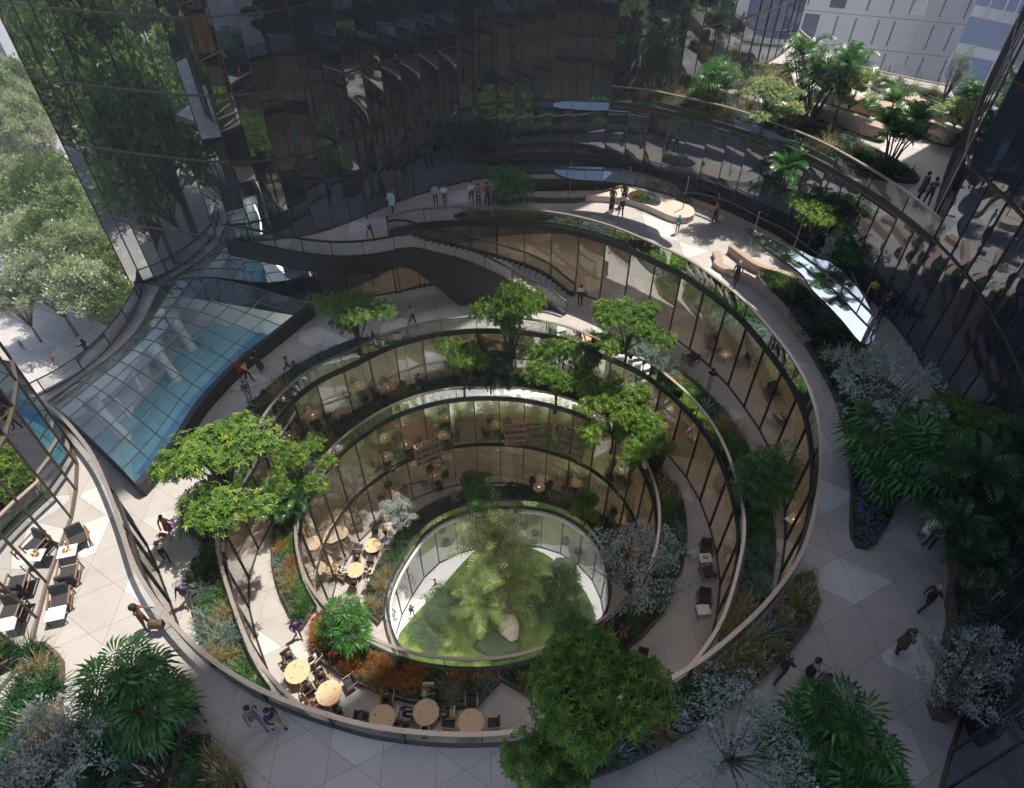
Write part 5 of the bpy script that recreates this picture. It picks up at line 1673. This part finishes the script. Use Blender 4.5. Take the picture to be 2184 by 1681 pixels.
RAD = {'pel': (.135, .105), 'spi': (.125, .10), 'che': (.15, .105), 'nec': (.055, .055), 'hea': (.082, .092), 'cro': (.07, .085), 'nos': (.012, .014),
       'sho': (.062, .062), 'elb': (.043, .043), 'wri': (.028, .028), 'han': (.034, .02), 'hip': (.088, .092), 'kne': (.057, .057), 'ank': (.038, .042), 'toe': (.04, .03)}
BODY = {}
def body_mesh(pose):
    if pose in BODY: return BODY[pose]
    J = skel(pose)
    names = list(J)
    vs = [J[k].copy() for k in names]
    rad = [RAD[k[:3]] for k in names]
    ix = {k: i for i, k in enumerate(names)}
    E_ = [('pel', 'spi'), ('spi', 'che'), ('che', 'nec'), ('nec', 'hea'), ('hea', 'cro'), ('hea', 'nos')]
    for q in 'lr':
        E_ += [('che', 'sho' + q), ('sho' + q, 'elb' + q), ('elb' + q, 'wri' + q), ('wri' + q, 'han' + q), ('pel', 'hip' + q), ('hip' + q, 'kne' + q), ('kne' + q, 'ank' + q), ('ank' + q, 'toe' + q)]
    edges = [(ix[a], ix[b]) for a, b in E_]
    for q, s in (('l', -1), ('r', 1)):                 # four fingers and a thumb from each palm
        h, w_ = J['han' + q], J['wri' + q]
        d = (h - w_).normalized()
        side = d.cross(Vector((s, 0, .3))).normalized()
        cur = d.cross(side).normalized() * -s
        for k, L in enumerate((.055, .075, .08, .07, .06)):
            if k == 0:
                root = h - d * .03 + side * .035
                p1, p2 = root + side * .025 + d * .02, root + side * .03 + d * .055
                parent_ = ix['wri' + q]
            else:
                root = h + side * (.028 - .019 * (k - 1)) + d * .012
                p1, p2 = root + d * L * .55 + cur * .008, root + d * L * .95 + cur * .032
                parent_ = ix['han' + q]
            a = len(vs)
            vs += [p1, p2]
            rad += [(.0095, .0095), (.0075, .0075)]
            edges += [(parent_, a), (a, a + 1)]
    me = bpy.data.meshes.new('skeleton')
    me.from_pydata([tuple(v) for v in vs], edges, [])
    o = bpy.data.objects.new('skeleton', me)
    C.objects.link(o)
    sk = o.modifiers.new('Skin', 'SKIN')
    sk.use_smooth_shade = True
    ss = o.modifiers.new('Sub', 'SUBSURF')
    ss.levels = ss.render_levels = 1
    lay = me.skin_vertices[0].data if me.skin_vertices else None
    if lay is None:
        bm = bmesh.new(); bm.from_mesh(me); bm.verts.layers.skin.verify(); bm.to_mesh(me); bm.free()
        lay = me.skin_vertices[0].data
    for i, r in enumerate(rad):
        lay[i].radius = r
        lay[i].use_root = i == 0
    dg = bpy.context.evaluated_depsgraph_get()
    dg.update()
    out = bpy.data.meshes.new_from_object(o.evaluated_get(dg))
    bpy.data.objects.remove(o)
    out.name = 'person_' + pose
    segs = [(J['hea'], J['cro'], 0, .06), (J['nec'], J['hea'], 0, .0), (J['pel'], J['spi'], 2, .06), (J['spi'], J['che'], 1, .05), (J['che'], J['nec'] - Vector((0, 0, .05)), 1, .02)]
    for q in 'lr':
        segs += [(J['che'].lerp(J['sho' + q], .6), J['sho' + q], 1, 0), (J['sho' + q], J['elb' + q], 1, 0), (J['elb' + q], J['wri' + q], 4, 0), (J['wri' + q], J['han' + q] + (J['han' + q] - J['wri' + q]), 0, 0),
                 (J['hip' + q], J['kne' + q], 2, 0), (J['kne' + q], J['ank' + q], 5, 0), (J['ank' + q], J['toe' + q], 3, .0)]
    for k in range(6): out.materials.append(M['post'])
    for p in out.polygons:
        c = p.center
        best = None
        for a, b, mi, bias in segs:
            ab = b - a
            t = max(0, min(1, (c - a).dot(ab) / ab.length_squared))
            d = (c - a - ab * t).length - bias
            if best is None or d < best[0]: best = (d, mi)
        p.material_index = best[1]
        p.use_smooth = True
    # eyes and ears as small marks on the head
    bm = bmesh.new(); bm.from_mesh(out)
    h = J['hea']
    for s in (-1, 1):
        bmesh.ops.create_icosphere(bm, subdivisions=1, radius=.011, matrix=Matrix.Translation(h + Vector((s * .032, .088, .045))))
        bmesh.ops.create_icosphere(bm, subdivisions=1, radius=.024, matrix=Matrix.Translation(h + Vector((s * .082, .0, .03))) @ Matrix.Diagonal((.4, .8, 1.2, 1)))
    bm.to_mesh(out); bm.free()
    for v in out.polygons[-1:]: pass
    BODY[pose] = (out, J)
    return BODY[pose]
COL = {}
PALETTE = {'black': (.012, .012, .014), 'charcoal': (.04, .04, .045), 'grey': (.16, .16, .17), 'white': (.7, .69, .67), 'navy': (.02, .03, .10), 'blue': (.10, .18, .42), 'lightblue': (.38, .47, .62), 'purple': (.10, .06, .26), 'yellow': (.55, .42, .05),
           'red': (.36, .03, .04), 'orange': (.55, .17, .04), 'terracotta': (.32, .11, .05), 'brown': (.12, .07, .045), 'beige': (.45, .36, .27), 'olive': (.10, .10, .045), 'teal': (.02, .25, .35), 'pink': (.6, .12, .22), 'green': (.03, .10, .05),
           'skin1': (.50, .30, .22), 'skin2': (.17, .085, .055), 'skin3': (.36, .20, .14), 'hairdark': (.015, .011, .01), 'hairbrown': (.07, .04, .02), 'hairblond': (.35, .23, .10), 'hairgrey': (.3, .29, .28), 'cap': (.02, .02, .022)}
def cm(n):
    if n not in COL: COL[n] = simple('cloth_' + n if not n.startswith(('skin', 'hair')) else n, PALETTE[n], .8 if not n.startswith('skin') else .5, var=.14, scale=12)
    return COL[n]
HAIR = {}
def hair_mesh(kind):
    if kind in HAIR: return HAIR[kind]
    bm = bmesh.new()
    bmesh.ops.create_uvsphere(bm, u_segments=16, v_segments=10, radius=1)
    for v in list(bm.verts):
        x, y, z = v.co
        if kind in ('short', 'cap'): z2 = max(z, -.15 - .5 * (y < 0) + (.45 if y > .25 else 0))
        elif kind == 'bald': z2 = max(min(z, .35), -.3 + (.6 if y > -.1 else 0))
        else: z2 = z if y < .2 else max(z, .35)
        s = 1.0
        if kind == 'long' and z < 0 and y < .3: z2 = z * 2.3; s = .95
        if kind == 'afro': s = 1.35; z2 = max(z, -.5)
        v.co = Vector((x * .098 * s, y * .112 * s - .006 - (.02 if kind == 'long' else 0), z2 * .115 * s))
    if kind == 'bun':
        bmesh.ops.create_icosphere(bm, subdivisions=2, radius=.05, matrix=Matrix.Translation((0, -.10, .07)))
    if kind == 'cap':
        bmesh.ops.create_cube(bm, size=1, matrix=Matrix.Translation((0, .13, .04)) @ Matrix.Diagonal((.15, .12, .015, 1)))
    me = bpy.data.meshes.new('hair')
    bm.to_mesh(me); bm.free()
    for p in me.polygons: p.use_smooth = True
    me.materials.append(M['post'])
    HAIR[kind] = me
    return me
SKIRT = {}
def skirt_mesh(kind):
    if kind in SKIRT: return SKIRT[kind]
    mb = MB()
    n = 20
    pr_ = {'skirt': [(.128, 1.06), (.15, .95), (.185, .75), (.20, .60), (.19, .60), (.12, 1.0)],
           'dress': [(.13, 1.12), (.155, .95), (.20, .6), (.25, .2), (.24, .2), (.12, 1.05)],
           'coat': [(.185, 1.40), (.19, 1.15), (.18, 1.02), (.21, .8), (.225, .62), (.21, .62), (.15, 1.0)]}[kind]
    k = len(pr_)
    vs = [(r * math.cos(2 * PI * i / n) * 1.05, r * math.sin(2 * PI * i / n) * .82 * (1 + .05 * math.sin(i * 2.1)), z) for i in range(n) for r, z in pr_]
    fs = [(i * k + j, ((i + 1) % n) * k + j, ((i + 1) % n) * k + j + 1, i * k + j + 1) for i in range(n) for j in range(k - 1)]
    mb.add(vs, fs)
    SKIRT[kind] = mb.mesh(kind, M['post'], True)
    return SKIRT[kind]
def setm(o, ms):
    for sl_, m in zip(o.material_slots, ms):
        sl_.link = 'OBJECT'
        sl_.material = m
def person(p, z, face, pose, label, top='white', bot='charcoal', shoe='black', skin='skin1', hair='short', hc='hairdark', sleeves=True, legs=True, extra=None, exc=None, s=1., group=None):
    me, J = body_mesh(pose)
    o = link('person', me, None, (p.x, p.y, z), (0, 0, face), (s, s, s))
    setm(o, [cm(skin), cm(top), cm(bot), cm(shoe), cm(top) if sleeves else cm(skin), cm(bot) if legs else cm(skin)])
    tag(o, label, 'person', group)
    h = J['hea'] + Vector((0, -.012, .045))
    hr = link('hair' if hair != 'cap' else 'cap', hair_mesh(hair), o, h)
    setm(hr, [cm(hc)])
    if extra:
        dz = J['pel'].z - .95
        e = link(extra, skirt_mesh(extra), o, (0, J['pel'].y, dz))
        setm(e, [cm(exc or bot)])
    return o
def img_dir(r, x, y, z, dx, dy):
    a, b = at(r, x, y, z), at(r, x + dx, y + dy, z)
    return math.atan2(b.y - a.y, b.x - a.x) - PI / 2
def pp(r, x, y, z, d, pose, label, **kw):
    """person standing where the photograph shows feet at x, y, facing image direction d"""
    p = at(r, x, y, z)
    person(p, z + .006, img_dir(r, x, y, z, d[0] * 20, d[1] * 20), pose, label, **kw)
    return p
def bag(p, z, label, c='brown', d=(.34, .16, .26), strap=True):
    mb = MB()
    rbox(mb, (p.x, p.y, z), d)
    mb.tube([(p.x - d[0] * .35, p.y, z + d[2] * .45), (p.x - d[0] * .25, p.y, z + d[2] * .95), (p.x + d[0] * .25, p.y, z + d[2] * .95), (p.x + d[0] * .35, p.y, z + d[2] * .45)], .012, 5)
    tag(mb.build('bag', cm(c)), label, 'bag')
# outer terrace, near side
pp(9, 632, 990, ZE, (1, -1), 'walk', 'balding man in dark clothes walking beside the near right planter', top='charcoal', bot='charcoal', hair='bald', hc='hairbrown')
pp(9, 800, 1010, ZE, (1, .2), 'phone', 'woman in yellow top and black skirt looking at her phone', top='beige', bot='black', sleeves=False, legs=False, extra='skirt', hair='long')
pp(9, 860, 1105, ZE, (1, -.2), 'stroll', 'man in purple jersey with yellow collar beside the woman with a phone', top='purple', bot='charcoal', hair='short', exc='yellow')
pp(9, 1365, 835, ZE, (1, .1), 'crossed', 'person in brown coat and blue scarf standing alone on the right', top='brown', bot='black', extra='coat', exc='brown', hair='short', hc='hairbrown')
pp(9, 1530, 562, ZE, (1, -.5), 'walk', 'bald man in dark suit striding towards the right tower bed', top='black', bot='black', hair='bald', hc='hairblond')
pp(9, 1520, 140, ZE, (-.3, 1), 'stroll', 'woman in white dress half under the dark palm', top='white', bot='white', extra='skirt', exc='white', legs=False)
pp(9, 1560, 178, ZE, (-.4, 1), 'phone', 'person in white shirt and black trousers by the dark palm', top='white', bot='black')
q = pp(8, 1360, 1672, ZE, (1, -.2), 'phone', 'man in white shirt with a dark shoulder bag at the bottom edge', top='white', bot='black')
bag(q + Vector((.25, -.05, 0)), ZE + .95, 'dark shoulder bag at the hip of the man at the bottom edge', 'black')
pp(7, 1615, 1297, ZE, (.7, 1), 'walk', 'man in grey suit walking beside a woman in navy near the balustrade', top='grey', bot='grey', shoe='brown')
pp(7, 1735, 1315, ZE, (.8, .5), 'stroll', 'woman in navy top and beige skirt walking beside a man in grey', top='navy', bot='beige', extra='skirt', exc='beige', legs=False)
pp(7, 1235, 1235, ZE, (.6, 1), 'walk', 'woman in black dress stepping out from behind the big fan palm', top='black', bot='black', extra='skirt', exc='black', sleeves=False, legs=False)
q = pp(7, 935, 690, ZE, (1, -.3), 'wave', 'woman in rust orange dress raising one arm at the balustrade', top='terracotta', bot='brown', skin='skin2', hair='afro', sleeves=False)
bag(q + Vector((.45, -.1, 0)), ZE + .55, 'large grey tote bag held by the woman in rust orange', 'brown', (.5, .22, .42))
# outer terrace, far side
pp(2, 612, 1290, ZE, (.3, 1), 'crossed', 'tall man in pale blue shirt by the stair head balustrade', top='lightblue', bot='olive')
pp(2, 668, 1293, ZE, (-.3, 1), 'stroll', 'person in white tee with a brown bag beside the tall man', top='white', bot='grey', sleeves=False)
pp(2, 342, 1328, ZE, (-.6, .6), 'stroll', 'woman in long white coat near the rounded stair head', top='white', bot='black', extra='coat', exc='white', hair='long')
pp(2, 350, 1300, ZE, (-.6, .6), 'walk', 'man in grey shirt just behind the woman in the white coat', top='grey', bot='black')
pp(2, 206, 1492, ZE, (.6, .6), 'walk', 'person in pale shirt walking along the bridge', top='lightblue', bot='navy')
for k, (x, y, t, l) in enumerate([(832, 1275, 'white', 'person in white shirt, leftmost of the group behind the thin planter'), (876, 1290, 'grey', 'person in grey jacket, second in the group behind the thin planter'), (930, 1282, 'red', 'woman in red patterned dress in the group behind the thin planter'), (980, 1262, 'white', 'tall person in white at the right of the group behind the thin planter'), (1008, 1290, 'brown', 'child in brown at the right end of the group behind the thin planter')]):
    pp(2, x, y, ZE, (.2, 1), 'crossed' if k % 2 else 'stroll', l, top=t, bot='charcoal', s=.62 if k == 4 else 1, hair='long' if k == 2 else 'short')
pp(2, 1700, 1312, ZE, (.3, 1), 'phone', 'man in grey jacket standing in front of the pale bench island', top='grey', bot='charcoal')
pp(2, 1695, 1350, ZE, (.3, -.6), 'stroll', 'child in purple top between the adults by the bench island', top='purple', bot='navy', s=.7)
pp(2, 1755, 1352, ZE, (-.3, -.8), 'stroll', 'person in white shirt seen from behind at the bench island', top='white', bot='charcoal')
pp(2, 1772, 1285, ZE, (-.5, .6), 'crossed', 'dark dressed person behind the one in white at the bench island', top='charcoal', bot='black', skin='skin2')
q = pp(3, 232, 1398, ZE, (-.8, -.4), 'wave', 'woman in orange jacket raising her arm in the sunlit upper terrace', top='orange', bot='black', hair='long')
bag(q + Vector((.35, -.1, 0)), ZE + .6, 'tan paper bag carried by the woman in orange', 'beige', (.3, .14, .34))
pp(3, 5, 1452, ZE, (-.6, 1), 'crossed', 'child in teal top and red trousers in the sun', top='teal', bot='red', s=.75)
pp(6, 362, 145, ZE, (-.6, 1), 'walk', 'man in dark suit walking between the bench and the balustrade', top='charcoal', bot='black', hc='hairgrey')
pp(6, 1250, 372, ZE, (-.6, 1), 'stroll', 'person in navy walking past the end of the bright canopy', top='navy', bot='black')
pp(6, 1268, 335, ZE, (-.6, 1), 'stroll', 'person with red brown hair beside the one in navy', top='brown', bot='navy', hair='long', hc='hairbrown')
pp(6, 1188, 258, ZE, (-.6, 1), 'walk', 'person in yellow behind the bright canopy', top='yellow', bot='black')
# roof terrace
pp(3, 1497, 1258, ZF, (1, .3), 'crossed', 'person in olive coat and blue scarf on the roof terrace corner', top='olive', bot='charcoal', extra='coat', exc='olive')
pp(3, 1542, 1292, ZF, (-.4, -1), 'stroll', 'person in grey top and red boots on the roof terrace corner', top='grey', bot='charcoal', shoe='pink')
# stair foot and pool terrace
q = pp(5, 1503, 272, ZD, (-.2, -1), 'phone', 'man in white shirt with a dark satchel at the stair foot', top='white', bot='black')
bag(q + Vector((.28, -.03, 0)), ZD + .98, 'dark satchel of the man at the stair foot', 'black')
pp(5, 468, 400, ZD, (.8, .5), 'walk', 'woman in pale blouse and dark trousers behind the middle balustrade', top='beige', bot='black', hair='long')
pp(4, 1625, 668, ZD, (-.8, .6), 'phone', 'woman in black top and long patterned dress on the pool terrace', top='black', bot='olive', extra='dress', exc='olive', hair='bun')
pp(4, 1556, 748, ZD, (1, .1), 'point', 'man in yellow jumper pointing on the pool terrace', top='yellow', bot='black')
pp(4, 1515, 722, ZD, (1, .5), 'stroll', 'woman in red coat behind the man in yellow', top='red', bot='red', extra='coat', exc='red', hair='long', hc='hairblond')
pp(4, 1800, 690, ZD, (-1, .1), 'run', 'girl in patterned playsuit running on the pool terrace', top='orange', bot='black', sleeves=False, legs=False, hair='long', s=.85)
pp(4, 1845, 692, ZD, (-1, .4), 'crossed', 'small child by the rust planting on the pool terrace', top='brown', bot='brown', s=.6)
pp(4, 1560, 872, ZD, (.5, 1), 'stroll', 'woman in olive jacket with pale trousers below the man in yellow', top='olive', bot='beige', hair='long')
q = pp(7, 1070, 108, ZD, (.5, -1), 'walk', 'woman in yellow jacket and pink skirt walking under the sunlit maple', top='yellow', bot='pink', extra='skirt', exc='pink', legs=False, sleeves=True)
bag(q + Vector((-.25, -.25, 0)), ZD + .4, 'red handbag of the woman in yellow', 'red', (.3, .14, .2))
pp(7, 1048, 275, ZD, (-.3, -1), 'stroll', 'man in black and white shirt in the sun by the left wall', top='white', bot='black', sleeves=False)
pp(7, 1180, 530, ZD, (-.4, 1), 'walk', 'person in violet jumper walking beside the tall grasses', top='purple', bot='grey', hair='short', hc='hairgrey')
pp(6, 200, 795, ZD, (.7, -1), 'phone', 'photographer in black top and beige trousers by the right lounge glass', top='black', bot='beige')
# dining terrace
pp(7, 1862, 742, ZC, (.3, 1), 'stroll', 'person in violet top walking alone on the sunlit dining terrace', top='purple', bot='purple', hc='hairdark')
pp(7, 2105, 915, ZC, (.2, -1), 'walk', 'person in dark red in the shade of the sunlit fan palm', top='red', bot='charcoal')
pp(5, 512, 800, ZC, (.2, -1), 'stroll', 'man in light blue shirt before the restaurant glass', top='lightblue', bot='charcoal')
pp(5, 510, 830, ZC, (.2, -1), 'stroll', 'child in purple in front of the man in light blue', top='purple', bot='beige', s=.8)
pp(8, 300, 128, ZB, (-.5, 1), 'stroll', 'waiter in yellow shirt behind the small silver tree', top='yellow', bot='black')
pp(8, 205, 440, ZB, (-1, .2), 'crossed', 'person in white by the straw grasses on the inner floor', top='white', bot='beige')
# garden level
pp(8, 472, 414, ZA, (-.6, .6), 'phone', 'woman in dark patterned dress on the white garden path', top='black', bot='olive', extra='dress', exc='olive')
pp(8, 436, 492, ZA, (1, .2), 'point', 'man in yellow jumper on the white garden path', top='yellow', bot='black')
pp(8, 402, 470, ZA, (1, .4), 'stroll', 'woman in red coat on the white garden path', top='red', bot='red', extra='coat', exc='red', hair='long', hc='hairblond')
pp(8, 610, 436, ZA, (-1, .1), 'run', 'girl in orange running on the white garden path', top='orange', bot='black', legs=False, s=.85)
pp(8, 466, 612, ZA, (.5, 1), 'stroll', 'woman in dark green jacket nearest on the white garden path', top='green', bot='olive', hair='long')
# walkway and street
pp(4, 578, 610, ZD, (-1, -.3), 'lean', 'person in dark clothes with red trousers leaning on the walkway rail', top='charcoal', bot='red', hair='long')
pp(4, 152, 548, ZG, (.4, .6), 'stroll', 'pedestrian in grey below the street trees, farthest from the walkway', top='grey', bot='charcoal')
pp(4, 208, 676, ZG, (-.4, .6), 'walk', 'pedestrian in white in the street, nearest the left tower', top='white', bot='grey')
pp(4, 352, 640, ZG, (.5, .6), 'walk', 'pedestrian in red in the street, nearest the walkway rail', top='red', bot='grey')
# seated guests
def sit(seat, top, bot, label, **kw):
    p, f_, _, _ = seat
    q = p + Vector((-math.sin(f_), math.cos(f_), 0)) * .02
    person(q, p.z - .01, f_, 'sit', label, top=top, bot=bot, **kw)
sit(T0[1], 'grey', 'charcoal', 'guest in grey at the upper left of the farthest left table')
sit(T0[0], 'white', 'beige', 'guest in white at the upper right of the farthest left table')
sit(T0[3], 'olive', 'charcoal', 'guest in olive at the lower right of the farthest left table')
sit(T1_[1], 'brown', 'charcoal', 'guest in brown at the top of the second table from the left')
sit(T1_[2], 'terracotta', 'charcoal', 'guest in terracotta at the left of the second table', hair='long', hc='hairbrown')
sit(T1_[3], 'grey', 'black', 'guest in grey nearest the balustrade at the second table', hair='long')
sit(T2_[0], 'brown', 'black', 'guest in brown at the far side of the third table', hair='long', hc='hairbrown')
sit(T2_[1], 'grey', 'charcoal', 'guest in grey on the left of the third table')
sit(T2_[2], 'grey', 'charcoal', 'guest in dark cap on the right of the third table', hair='cap', hc='cap')
sit(T3_[1], 'charcoal', 'charcoal', 'guest in charcoal on the right of the table with cream chairs')
sit(T3_[2], 'black', 'black', 'guest in black on the left of the table with cream chairs', hair='long')
sit(T3_[3], 'white', 'charcoal', 'guest in white with their back to the balustrade at the cream chairs')
sit(T7[0], 'grey', 'charcoal', 'guest in grey at the far side of the sunlit inner table')
sit(T7[3], 'white', 'charcoal', 'guest in white on the right of the sunlit inner table')
sit(T7[2], 'charcoal', 'charcoal', 'guest in charcoal at the near side of the sunlit inner table')
sit(T7[1], 'white', 'charcoal', 'guest in cream on the left of the sunlit inner table')
# ------------------------------------------------------------------ light, air, camera
HAZE = .0011
hz = MB()
hz.box((20, 60, 110), (420, 420, 222))
hm, hnt, hout = mat('haze_air')
hv = hnt.nodes.new('ShaderNodeVolumePrincipled')
hv.inputs['Color'].default_value = (.82, .88, .95, 1)
hv.inputs['Density'].default_value = HAZE
hv.inputs['Anisotropy'].default_value = .2
hnt.links.new(hv.outputs[0], hout.inputs[1])
if HAZE: tag(hz.build('haze', hm), kind='stuff')
sun_dir = Vector((.78, .625, 0)).normalized()
EL = math.radians(69)
S3 = Vector((sun_dir.x * math.cos(EL), sun_dir.y * math.cos(EL), math.sin(EL)))
sl = bpy.data.lights.new('sun', 'SUN')
sl.energy = 4.4
sl.angle = math.radians(.55)
sl.color = (1., .93, .82)
so_ = bpy.data.objects.new('sun', sl)
so_.rotation_euler = S3.to_track_quat('Z', 'Y').to_euler()
so_.location = (60, 60, 200)
C.objects.link(so_)
w = bpy.data.worlds.new('World')
SC.world = w
w.use_nodes = True
nt = w.node_tree
bg = nt.nodes['Background']
sky = nt.nodes.new('ShaderNodeTexSky')
sky.sky_type = 'NISHITA'
sky.sun_disc = False
sky.sun_elevation = EL
sky.sun_rotation = math.atan2(sun_dir.x, sun_dir.y)
nt.links.new(sky.outputs[0], bg.inputs[0])
bg.inputs[1].default_value = .13
sky.dust_density = 3.0
cam = bpy.data.cameras.new('camera')
cam.sensor_width = 36
cam.lens = FPX / 2184 * 36
cam.clip_end = 3000
co = bpy.data.objects.new('camera', cam)
co.location = (0, 0, CAMZ)
co.rotation_euler = (PI / 2 - PITCH, 0, 0)
C.objects.link(co)
SC.camera = co
SC.view_settings.view_transform = 'Standard'
SC.view_settings.look = 'None'
SC.view_settings.gamma = 1
SC.view_settings.exposure = .95
SC.render.engine = 'CYCLES'
cy = SC.cycles
cy.max_bounces = 8
cy.diffuse_bounces = 2
cy.glossy_bounces = 3
cy.transmission_bounces = 4
cy.transparent_max_bounces = 18
cy.use_adaptive_sampling = True
cy.adaptive_threshold = .02
cy.use_denoising = True
cy.volume_bounces = 0
cy.sample_clamp_indirect = 4
cy.caustics_reflective = False
cy.caustics_refractive = False
